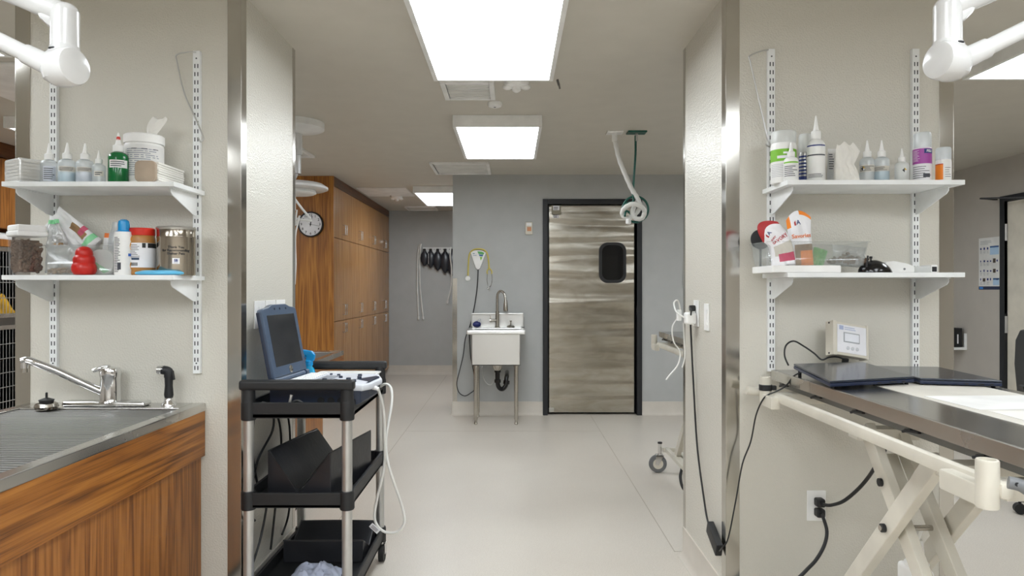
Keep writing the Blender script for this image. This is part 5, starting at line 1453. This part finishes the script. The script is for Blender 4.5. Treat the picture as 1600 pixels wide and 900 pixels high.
# v-shaped positioning trough, middle shelf
def trough(label, base_, rz, w, h, L, parent_name='positioning_trough', z=0):
    t = thing(parent_name, label, 'trough', base_, rz)
    m = MB(); q = .012
    pr = [(0, 0), (w, 0), (w, h), (w - .01, h), (w / 2 + .008, .032), (w / 2 - .008, .032), (.01, h), (0, h)]
    m.prism([Vector((a, 0, b)) for a, b in pr], (0, L, 0), .005)
    bmesh.ops.subdivide_edges(m.bm, edges=[e for e in m.bm.edges if e.calc_length() > L * .8], cuts=10)
    for v in m.bm.verts: v.co += Vector((.003 * noise.noise(v.co * 14), 0, .004 * noise.noise(v.co * 11 + Vector((3, 0, 0)))))  if v.co.z > .002 else Vector((0, 0, 0))
    m.build('padding', 'vinyl', t, local=True)
    m = MB()
    for a in (.004, w - .004): m.tube([Vector((a, 0.0, h - .002)), Vector((a, L / 2, h)), Vector((a, L, h - .002))], .003, 6)
    m.tube([Vector((.004, -.001, h)), Vector((w / 2, -.002, .03)), Vector((w - .004, -.001, h))], .0025, 6, smooth=False)
    m.build('piping', 'black', t, local=True)
    return t
trough('black padded V-shaped positioning trough on the middle shelf of the cart', (-.955, 2.665, .4835), -.16, .262, .182, .43)
trough('low black V-shaped positioning trough lying crosswise on the bottom shelf of the cart', (-.985, 3.20, .117), -PI / 2 + .0, .26, .095, .345)
def crumple(name, x0, x1, y0, y1, z0, h, mat, label, cat, seed=0):
    m = MB(); bmesh.ops.create_grid(m.bm, x_segments=30, y_segments=30, size=1)
    for v in m.bm.verts:
        u, w = v.co.x, v.co.y
        ed = max(0, 1 - abs(u) ** 3) * max(0, 1 - abs(w) ** 3)
        n = .5 + .5 * noise.noise(Vector((u * 2 + seed, w * 2, 1))) + .35 * abs(noise.noise(Vector((u * 5 + seed, w * 5, 3))))
        v.co = Vector(((x0 + x1) / 2 + u * (x1 - x0) / 2 * (1 + .12 * noise.noise(Vector((w * 3, seed, 0)))), (y0 + y1) / 2 + w * (y1 - y0) / 2 * (1 + .12 * noise.noise(Vector((u * 3, seed, 7)))), z0 + h * n * ed ** .7))
    return sobj(m.build(name, mat, angle=60), label, cat)
crumple('plastic_bag', -.905, -.70, 2.66, 2.87, .1175, .075, 'bag_blue', 'crumpled pale lilac plastic bag on the bottom shelf of the cart', 'bag', 3)
m = MB().box((-.80, 2.66, .1172), (-.69, 2.72, .130), .005); sobj(m.build('blue_packet', 'blue_spray'), 'blue packet at the front of the bottom cart shelf', 'packet')

# ------------------------------------------------------------------ wall plates on the left column side
def wall_plate(face, label, y, z, w=.07, h=.115, kind='switch', name='outlet_plate', cat='wall plate', group=None):
    """plate on a wall; face = (x or y plane position, outward normal)"""
    axis, pos, s = face
    t = thing(name, label, cat, ((pos, y, z) if axis == 'x' else (y, pos, z)), group=group)
    if axis == 'x':
        A = lambda a, b, c: (pos + s * c, y + a, z + b)
    else:
        A = lambda a, b, c: (y + a, pos + s * c, z + b)
    MB().box(A(-w / 2, -h / 2, .0005), A(w / 2, h / 2, .006), .002).build('plate', 'white', t)
    if kind == 'switch':
        MB().box(A(-.016, -.033, .006), A(.016, .033, .009), .001).build('rocker', 'white_plastic', t)
    elif kind == 'outlet':
        for b in (-.02, .02):
            m = MB(); m.box(A(-.016, b - .014, .006), A(.016, b + .014, .008), .001)
            m.mi = 1; m.box(A(-.008, b - .004, .008), A(-.006, b + .006, .0085)); m.box(A(.006, b - .004, .008), A(.008, b + .006, .0085))
            m.build('receptacle', ['white_plastic', 'slot'], t)
    return t
wall_plate(('x', LX1, 1), 'white wall plate on the left column side, nearest of three behind the screen', 2.858, 1.189, .118)
wall_plate(('x', LX1, 1), 'white wall plate on the left column side, middle of three', 2.985, 1.189, .118)
wall_plate(('x', LX1, 1), 'white wall plate on the left column side, farthest of three', 3.115, 1.189, .118)
o1 = wall_plate(('x', RX0, -1), 'white outlet plate on the right column side with a black plug and white charger', 3.09, 1.185, .078, .118, 'outlet')
wall_plate(('x', RX0, -1), 'plain white switch plate on the right column side, nearer the room', 2.925, 1.175, .07, .115, 'switch', 'switch_plate')
o2 = wall_plate(('y', CY0, -1), 'low white outlet with two black plugs on the right column front', 1.189, .450, .074, .118, 'outlet')

# charger, plug and cords on the right column side
t = thing('phone_charger', 'white wall charger plugged into the lower socket of the right column outlet', 'charger', (RX0 - .03, 3.09, 1.165))
MB().box((RX0 - .055, 3.06, 1.135), (RX0 - .009, 3.12, 1.19), .010, 3).build('charger_body', 'white_plastic', t)
MB().tube([(RX0 - .055, 3.09, 1.165), (RX0 - .085, 3.12, 1.19), (RX0 - .088, 3.16, 1.23), (RX0 - .06, 3.2, 1.24), (RX0 - .05, 3.2, 1.18), (RX0 - .085, 3.2, 1.12), (RX0 - .08, 3.2, 1.05), (RX0 - .05, 3.2, 1.0), (RX0 - .06, 3.2, .94), (RX0 - .10, 3.2, .89), (RX0 - .115, 3.2, .87)], .0035, 8).build('cord', 'tube_white', t)
MB().tube([(RX0 - .05, 3.14, 1.14), (RX0 - .04, 3.16, 1.06), (RX0 - .035, 3.17, .98), (RX0 - .045, 3.18, .93)], .0035, 8).build('cord', 'tube_white', t)
MB().box((RX0 - .08, 3.12, 1.15), (RX0 - .062, 3.15, 1.20), .003).build('plug_tip', 'white_plastic', t)
t = thing('laptop_adapter', 'black laptop power brick with its cords, leaning at the foot of the right column', 'adapter', (.80, 2.95, .2))
m = MB(); m.box((RX0 - .034, 3.075, 1.195), (RX0 - .009, 3.105, 1.222), .005); m.build('plug', 'black', t)
def on_side(px, py, d=.008):
    """point on the right column's aisle face"""
    Y = (RX0 - d) * F / (px - 800); return P(px, py, Y)
MB().tube([(RX0 - .034, 3.09, 1.21), on_side(1080, 485, .04), on_side(1079, 500, .03), on_side(1080, 530, .02), on_side(1083, 590, .015), on_side(1088, 680, .012), on_side(1093, 730, .012), on_side(1100, 780, .012), on_side(1104, 806, .012), on_side(1108, 822, .015)], .0042, 8).build('power_cord', 'black', t)
a = on_side(1109, 822, .022); b = on_side(1124, 861, .022)
MB().bar(a, b, .028, .055, .005, up=(0, 1, 0)).build('brick', 'black', t)
MB().tube([b, on_side(1129, 855, .03), P(1138, 840, 2.60), P(1150, 780, 2.60), P(1160, 725, 2.60), P(1173, 690, 2.59), P(1181, 650, 2.56), P(1191, 626, 2.52), P(1200, 617, 2.50), P(1212, 612, 2.49), P(1228, 603, 2.47), P(1240, 588, 2.44), P(1252, 582, 2.42), P(1262, 580, 2.42)], .0028, 8).build('thin_cord', 'black', t)
# plugs and thick cords at the low outlet
for lab, z, pts in (('upper black plug of the low outlet with its thick cord rising to the table', .470, [P(1276, 783, 2.64), P(1290, 789, 2.60), P(1300, 789, 2.58), P(1318, 783, 2.52), P(1340, 765, 2.46), P(1358, 744, 2.40), P(1374, 718, 2.30), P(1384, 700, 2.2), P(1388, 680, 2.1)]),
                    ('lower black plug of the low outlet with its thick cord drooping to the floor', .430, [P(1276, 800, 2.64), P(1286, 808, 2.60), P(1292, 830, 2.58), P(1288, 852, 2.56), P(1275, 875, 2.54), P(1258, 893, 2.52), P(1230, 925, 2.50), P(1210, 985, 2.45), P(1215, 1005, 2.40)])):
    t = thing('power_plug', lab, 'plug', pts[0])
    MB().box((1.175, CY0 - .045, z - .016), (1.208, CY0 - .0086, z + .016), .007, 3).build('plug_body', 'black', t)
    MB().tube([Vector((1.192, CY0 - .042, z))] + pts[1:], .0065, 10).build('cord', 'black', t)

# ------------------------------------------------------------------ lift tables
def lift_table(x0, y1, label, L=1.38, W=.55, scissor=True):
    """stainless exam table; x0 = left edge, y1 = far end"""
    y0 = y1 - L; zt = .985; cx = x0 + W / 2
    t = thing('lift_table', label, 'exam table', (cx, (y0 + y1) / 2, 0))
    m = MB(); m.box((x0 + .001, y0 + .001, zt - .004), (x0 + W - .001, y1 - .001, zt), .0015)
    k = .0025; d = .038
    m.box((x0, y0, zt - d), (x0 + k, y1, zt - .001), .001, 1); m.box((x0 + W - k, y0, zt - d), (x0 + W, y1, zt - .001), .001, 1)
    m.box((x0, y0, zt - d), (x0 + W, y0 + k, zt - .001), .001, 1); m.box((x0, y1 - k, zt - d), (x0 + W, y1, zt - .001), .001, 1)
    m.build('rim', 'steel_y', t)
    MB().box((x0 + .006, y0 + .006, zt - .001), (x0 + W - .006, y1 - .006, zt + .0003)).build('table_top', 'steel_table', t)
    m = MB(); m.box((x0 + .02, y0 + .03, zt - .06), (x0 + .05, y1 - .03, zt - .005)); m.box((x0 + W - .05, y0 + .03, zt - .06), (x0 + W - .02, y1 - .03, zt - .005)); m.box((x0 + .05, y0 + .25, zt - .05), (x0 + W - .05, y0 + .31, zt - .005)); m.box((x0 + .05, y1 - .31, zt - .05), (x0 + W - .05, y1 - .25, zt - .005))
    m.build('under_frame', 'steel_dark', t)
    for i in range(5):
        y = y0 + .20 + i * .27
        if y > y1 - .02: break
        m = MB(); m.bar((x0 + .012, y - .03, zt - .044), (x0 + .012, y + .03, zt - .050), .010, .008, .002); m.bar((x0 + .010, y, zt - .042), (x0 + .010, y + .04, zt - .056), .008, .007, .002); m.build('tie_cleat', 'black', t)
    # side rail with socket posts
    for s, xr in ((-1, x0 - .058), (1, x0 + W + .058)):
        m = MB(); m.bar((xr + s * -.030, y0 + .08, .900), (xr + s * -.030, y1 - .10, .900), .03, .036, .012); r_ = m.build('side_rail', 'cream', t)
        for yy in (y0 + .105, y1 - .085):
            far = yy > (y0 + y1) / 2
            p = MB(); p.lathe((xr - s * .005, yy, .862 if not far else .872), [(.019, 0), (.021, .003), (.021, .094), (.019, .097), (.015, .097), (.015, .085), (0, .085)], 24)
            q = 1 if not far else -1
            p.bar((xr - s * .005, yy, .885), (xr - s * .005, yy + q * .13 if not far else yy - .1, .885), .035, .045, .006)
            p.build('rail_socket', 'cream', r_)
    for yy in (y0 + .12, y1 - .12):
        MB().bar((x0 - .02, yy, .895), (x0 + W + .02, yy, .895), .045, .04, .006, up=(0, 0, 1)).build('cross_bar', 'cream', t)
    # scissor lift
    yc, zc = (y0 + y1) / 2 - .05, .634
    xs = (x0 + .05, x0 + .09, x0 + .18, x0 + .22)
    for i, x in enumerate(xs):
        outer = i in (0, 3)
        if outer: a = (x, yc + (zc - .16) / 1.14, .16); b = (x, yc - (.875 - zc) / 1.14, .875)
        else: a = (x, yc - (zc - .16) / 1.2, .16); b = (x, yc + (.875 - zc) / 1.2, .875)
        MB().bar(a, b, .030, .052, .005, up=(1, 0, 0) if False else (0, 1, 0)).build('scissor_beam', 'cream', t)
    MB().cyl((x0 + .02, yc, zc), (x0 + .25, yc, zc), .008, n=14).build('pivot_rod', 'satin', t)
    m = MB(); m.cyl((x0 + .024, yc, zc), (x0 + .034, yc, zc), .012, n=14); m.cyl((x0 + .236, yc, zc), (x0 + .246, yc, zc), .012, n=14); m.cyl((x0 + .066, yc + .09, .735), (x0 + .074, yc + .09, .735), .012, n=12)
    m.build('pivot_bolt', 'black', t)
    MB().prism([Vector((x0 + .105, yc + .10, .71)), Vector((x0 + .105, yc + .17, .80)), Vector((x0 + .165, yc + .17, .80)), Vector((x0 + .165, yc + .10, .71))], (0, .012, -.01), .002).build('gusset', 'cream', t)
    MB().box((x0 + .04, yc - .26, .84), (x0 + .23, yc - .20, .875), .004).build('upper_cross_bar', 'cream', t)
    MB().box((x0 + .04, yc + .16, .84), (x0 + .23, yc + .22, .875), .004).build('upper_cross_bar', 'cream', t)
    m = MB(); m.box((x0 + .105, yc - .02, .30), (x0 + .165, yc + .07, .52), .012, 3); m.lathe((x0 + .135, yc + .02, .52), [(.03, 0), (.032, .01), (.022, .02), (.016, .07), (.014, .075)], 20); m.cyl((x0 + .135, yc + .02, .59), (x0 + .135, yc + .0, .63), .006, n=10)
    m.build('lift_motor', 'white_plastic', t)
    # base with casters
    m = MB()
    for xx in (x0 + .03, x0 + W - .03): m.bar((xx, y0 + .1, .16), (xx, y1 - .1, .16), .03, .03, .006)
    for yy in (y0 + .12, y1 - .12): m.bar((x0 + .0, yy, .16), (x0 + W, yy, .16), .03, .03, .006)
    for x in xs: m.bar((x, yc - .45, .16), (x, yc + .47, .16), .03, .03, .004)
    m.build('base_frame', 'cream', t)
    for xx in (x0 - .02, x0 + W + .02):
        for yy in (y0 + .12, y1 - .12):
            m = MB(); m.cyl((xx, yy, .12), (xx, yy, .205), .014, n=14); m.bar((xx - .03, yy, .125), (xx + .02, yy, .125), .03, .012, .004)
            for s in (-1, 1): m.prism([Vector((xx + .025, yy + s * .019, .125)), Vector((xx - .03, yy + s * .019, .125)), Vector((xx - .035, yy + s * .019, .06)), Vector((xx - .012, yy + s * .019, .055))], (0, .003 * s, 0))
            c = m.build('caster', 'chrome', t)
            m = MB(); m.xf = Matrix.Translation((xx - .015, yy, .0635)) 
            m.lathe((0, -.014, 0), [(.05, 0), (.061, .003), (.063, .008), (.063, .02), (.061, .025), (.05, .028)], 32, True, (0, 1, 0)); m.build('wheel', 'grey_rubber', c)
            MB().lathe((xx - .015, yy - .0155, .0635), [(.036, 0), (.036, .031)], 24, True, (0, 1, 0)).build('wheel_hub', 'beige_plastic', c)
            MB().cyl((xx, yy, .205), (xx, yy, .215), .016, n=14).build('stem_cap', 'black', c)
    return t
T = lift_table(1.0, 2.635, 'stainless lift exam table in the right foreground with cream scissor legs')
lift_table(1.062, 4.93, 'second lift exam table behind the right column, showing one corner and a caster')
m = MB().cyl((.90, 2.575, .91), (.935, 2.575, .91), .016, n=18).tube([(.905, 2.575, .91), (.885, 2.575, .915)], .0165, 14, smooth=False)
m.build('rail_stub', 'cream', T)
MB().lathe((.947, 2.55, .918), [(.0225, 0), (.0240, .002), (.0240, .020), (.0225, .022)], 24).box((.965, 2.53, .920), (.982, 2.545, .938), .003).build('cord_strap', 'black', T)
m = MB(); m.tube([(.945, 1.30, .930), (.965, 1.29, .925), (.985, 1.28, .905), (.990, 1.275, .88)], .012, 14); m.build('grey_lever', 'grey_rubber', T)
m = MB(); m.cyl((.951, 1.284, .930), (.951, 1.290, .930), .004, n=10); m.cyl((.972, 1.274, .921), (.972, 1.282, .921), .004, n=10); m.build('lever_screw', 'black', T)

o = MB().tube([(1.12, 4.55, .15), (1.10, 4.42, .14), (1.075, 4.36, .09), (1.085, 4.32, .03), (1.13, 4.30, .008), (1.25, 4.28, .006)], .009, 10).build('floor_cable', 'black'); sobj(o, 'black cable curving down to the floor beside the second lift table', 'cable')
# ------------------------------------------------------------------ things on the exam table
ZT = .985
def quad_slab(name, pts, th, mat, parent, bev=.003):
    """slab under four top corner points"""
    t_ = bmesh.new(); m = MB()
    m.prism([Vector(p) for p in pts], (0, 0, -th), bev); return m.build(name, mat, parent)
def laptop(label, pts, th=.019, drop=.0):
    c = sum((Vector(p) for p in pts), Vector()) / 4
    t = thing('laptop', label, 'laptop', (c.x, c.y, ZT))
    quad_slab('lid', pts, .007, 'navy', t)
    low = [Vector(p) - Vector((0, 0, .0075)) for p in pts]
    quad_slab('base', low, th - .0075, 'navy_side', t)
    a, b = low[3], low[2]; e = (b - a)
    m = MB()
    for f in (.55, .70, .74, .85): m.bar(a + e * f - Vector((0, .0012, .006)), a + e * (f + .04) - Vector((0, .0012, .006)), .001, .004, up=(0, 0, 1))
    m.build('ports', 'black', t)
    m = MB()
    for p in low: 
        q = c * .12 + p * .88; m.cyl((q.x, q.y, ZT), (q.x, q.y, p.z - th + .010), .006, n=10)
    m.build('rubber_foot', 'rubber', t)
    return t
laptop('closed dark navy laptop lying askew at the far left corner of the exam table', [(1.012, 2.455, 1.028), (1.285, 2.50, 1.030), (1.300, 2.205, 1.014), (.990, 2.125, 1.010)])
laptop('second closed dark navy laptop, right of the askew one on the exam table', [(1.335, 2.53, 1.012), (1.56, 2.50, 1.012), (1.545, 2.15, 1.008), (1.315, 2.20, 1.010)])
o = MB().box((1.17, 1.56, ZT + .0003), (1.50, 2.255, ZT + .0018), .0005, 1).build('beige_pad', 'paper_beige'); sobj(o, 'large beige paper sheet lying on the exam table beyond the steel edge', 'paper')
m = MB(); m.xf = Matrix.Translation((1.36, 1.87, ZT + .002)) @ Matrix.Rotation(.05, 4, 'Z'); m.box((-.165, -.11, 0), (.165, .11, .0012), .0004, 1); sobj(m.build('paper_sheet', 'paper'), 'white printed paper sheet lying on the beige one on the exam table', 'paper')
m = MB(); m.xf = Matrix.Translation((1.36, 1.64, ZT + .002)) @ Matrix.Rotation(-.04, 4, 'Z'); m.box((-.15, -.10, 0), (.16, .095, .001), .0004, 1); sobj(m.build('paper_sheet', plain('paper_grey', (222, 220, 214), .6)), 'greyish paper sheet nearest the camera on the exam table', 'paper')

# scale display on the wall
t = thing('scale_display', 'tilted white digital scale display on the right column above the laptop', 'display', (1.27, 2.60, 1.10))
XF = Matrix.Translation((1.272, 2.60, 1.10)) @ Matrix.Rotation(math.radians(14), 4, 'Z') @ Matrix.Rotation(math.radians(-14), 4, 'X') @ Matrix.Rotation(math.radians(-8), 4, 'Y').inverted()
XF = Matrix.Translation((1.272, 2.59, 1.10)) @ Matrix.Rotation(math.radians(12), 4, 'Z') @ Matrix.Rotation(math.radians(9), 4, 'Y') @ Matrix.Rotation(math.radians(-12), 4, 'X')
def xm(): 
    m = MB(); m.xf = XF; return m
xm().box((-.075, -.02, -.063), (.075, .02, .063), .004).build('case', 'beige_plastic', t)
m = xm(); m.box((-.079, -.023, -.066), (-.062, .022, .066), .003); m.build('side_rail', 'beige_plastic', t)
m = xm(); m.box((.067, -.023, -.066), (.076, .022, .066), .003); m.build('side_rail', 'beige_plastic', t)
xm().box((-.060, -.0215, -.052), (.066, -.0195, .054), .0005, 1).build('front_panel', 'sticker', t)
m = xm(); m.box((-.034, -.0235, -.012), (.036, -.021, .026), .002); m.build('screen_bezel', plain('bezel', (170, 172, 176), .5), t)
xm().box((-.030, -.0245, -.008), (.032, -.023, .022), .001, 1).build('screen', plain('lcd_pale', (236, 238, 244), .3), t)
for u in (-.015, .005, .025):
    xm().lathe((u, -.021, -.033), [(.007, 0), (.007, .002), (.005, .003)], 18, True, (0, -1, 0)).build('button', plain('button_grey', (206, 208, 212), .4), t)
m = xm(); m.box((-.052, -.0222, .034), (-.034, -.0214, .050)); m.box((-.048, -.0224, .037), (-.038, -.0221, .047)); m.lines(plane_map((0, -.0222, 0), (1, 0, 0), (0, 0, 1)), -.03, .04, .034, .048, 2, 4, 1, .4); m.build('logo', plain('logo_grey', (176, 186, 214), .5), t)
m = xm()
for z in (-.058, .058): m.cyl((-.0805, 0, z), (-.078, 0, z), .0035, n=10)
m.build('screw', 'black', t)
MB().cyl((1.27, 2.60, 1.03), (1.27, 2.61, .9855), .012, n=14).box((1.20, 2.585, .9855), (1.34, 2.62, 1.0), .005).build('mount', 'black', t)
o = MB().tube([P(1206, 572, 2.63), P(1226, 565, 2.62), P(1225, 548, 2.62), P(1236, 534, 2.62), P(1252, 540, 2.61), P(1270, 552, 2.60), P(1283, 563, 2.59), P(1300, 560, 2.58), P(1318, 562, 2.58)], .0032, 8).build('display_cord', 'black'); 
bpy.data.objects.remove(o)
o = MB().tube([P(1232, 571, 2.56), P(1226, 556, 2.58), P(1228, 540, 2.59), P(1240, 533, 2.60), P(1256, 541, 2.60), P(1272, 552, 2.59), P(1284, 562, 2.575), P(1296, 558, 2.57), P(1310, 558, 2.57), P(1322, 563, 2.57)], .0032, 8).build('display_cord', 'black'); sobj(o, 'thin black cord arching on the wall from the scale display to the table corner', 'cord')

# ------------------------------------------------------------------ lamp arms in the upper corners
def lamp_arm(s, label):
    """s=-1 left, +1 right; ceiling-hung jointed exam lamp reaching in from the side"""
    y = 1.45; xk = (.925 if s > 0 else -.949); zk = 1.30 + (450 - (95 if s > 0 else 104)) / (F / y)
    t = thing('lamp_arm', label, 'exam lamp', (s * 1.62, y, CH))
    xo = s * 1.62
    # ceiling plate and column
    MB().lathe((xo, y, CH - .001), [(.11, 0), (.11, -.03), (.09, -.045), (.03, -.05)], 32).cyl((xo, y, CH - .04), (xo, y, zk + .112 + .42 * (1.62 - abs(xk)) - .03), .026, n=24).build('ceiling_column', 'arm_white', t)
    # upper arm slopes down to the elbow, then a short vertical post
    zE = zk + .112; k_ = .42
    m = MB(); m.cyl((xk, y, zk + .035), (xk, y, zE + .004), .027, n=28); m.sphere((xk, y, zE + .002), .0268, 1, 1, .8, 3); m.bar((xk + s * .012, y, zE - .022), (xk + s * .045, y, zE + .012), .040, .030, .012, up=(0, 1, 0)); m.cyl((xk, y, zE - .002), (xo, y, zE + k_ * (abs(xo) - abs(xk))), .0235, n=26)
    m.build('upper_arm', 'arm_white', t)
    m = MB(); m.rings([(Vector((xk, y, zk + .052)), .024), (Vector((xk, y, zk + .040)), .0275), (Vector((xk + s * .002, y, zk + .015)), .036), (Vector((xk + s * .006, y, zk - .012)), .040), (Vector((xk + s * .006, y, zk - .03)), .034), (Vector((xk + s * .006, y, zk - .040)), .018)], (0, 0, 1), 28)
    m.build('knuckle', 'arm_white', t)
    m = MB(); c = Vector((xk - s * .004, y - .008, zk - .004)); d = Vector((-s * .96, -.28, 0)).normalized()
    m.lathe(c, [(.038, -.02), (.040, .0), (.040, .020), (.037, .028), (.030, .031), (.0, .0315)], 32, True, d); m.build('knuckle_cap', 'arm_white', t)
    m = MB(); m.sphere((xk + s * .008, y - .026, zk + .030), .0075, 1.4, .8, .5, 2); m.build('cable_hole', 'black', t)
    a = Vector((xk + s * .02, y, zk - .004)); e = Vector((s * 1.75, y, zk + .003 + (.47) * (1.75 - abs(xk)) ))
    dd = (e - a).normalized()
    m = MB(); m.cyl(a, a + dd * .07, .023, .021, 24); m.cyl(a + dd * .069, e, .0175, .0175, 22); m.build('lower_arm', 'arm_white', t)
    m = MB(); m.sphere(e, .04, 1, 1, 1, 3); m.cyl(e, e - Vector((0, 0, .10)), .018, n=16); m.build('end_joint', 'arm_white', t)
    m = MB(); m.lathe(e - Vector((0, 0, .16)), [(.10, 0), (.11, .01), (.10, .035), (.04, .065), (0, .068)], 32); m.build('lamp_head', 'arm_white', t)
    return t
lamp_arm(-1, 'glossy white jointed lamp arm hanging into the upper left corner')
lamp_arm(1, 'glossy white jointed lamp arm hanging into the upper right corner')

# surgical lamp beyond the left column
lx, ly = -1.52, 4.78
t = thing('ceiling_lamp', 'white ceiling-mounted surgical lamp seen past the edge of the left column', 'exam lamp', (lx, ly, CH))
MB().lathe((lx, ly, CH - .001), [(.2, 0), (.2, -.045), (.19, -.05), (.06, -.075), (.05, -.08)], 44).build('canopy', 'white_plastic', t)
MB().cyl((lx, ly, CH - .07), (lx, ly, 2.23), .05, n=28).cyl((lx, ly, 2.23), (lx, ly, 2.10), .042, n=28).build('column', 'arm_white', t)
MB().tube([(lx, ly, 2.12), (lx - .02, ly, 2.07), (lx - .10, ly, 2.045), (lx - .18, ly, 2.04)], .025, 14).build('arm', 'arm_white', t)
hx, hz = -1.53, 1.985
MB().lathe((hx, ly, hz), [(0, .055), (.12, .055), (.2, .045), (.235, .022), (.235, .008), (.215, .0), (.0, -.004)], 48).build('lamp_head', 'arm_white', t)
MB().lathe((hx, ly, hz - .02), [(.15, .018), (.155, .0), (.14, -.008), (0, -.008)], 40).build('lens_ring', 'white_plastic', t)
MB().cyl((hx + .0, ly, hz - .02), (hx, ly, hz - .14), .016, n=14).tube([(hx, ly, hz - .05), (hx + .06, ly, hz - .13), (hx + .12, ly, hz - .20), (hx + .13, ly, hz - .215), (hx + .04, ly, hz - .205), (hx - .02, ly, hz - .19)], .008, 10, smooth=False).build('handle', 'white_plastic', t)
m = MB().tube([(hx + .03, ly - .02, hz - .14), (hx + .02, ly - .02, hz - .25), (hx + .05, ly - .02, hz - .18), (hx + .02, ly - .02, hz - .32), (hx + .022, ly - .02, hz - .52), (hx + .015, ly - .02, hz - .66)], .006, 8); sobj(m.build('dangling_cable', 'tube_white'), 'white cord dangling from the surgical lamp beside the clock', 'cord')
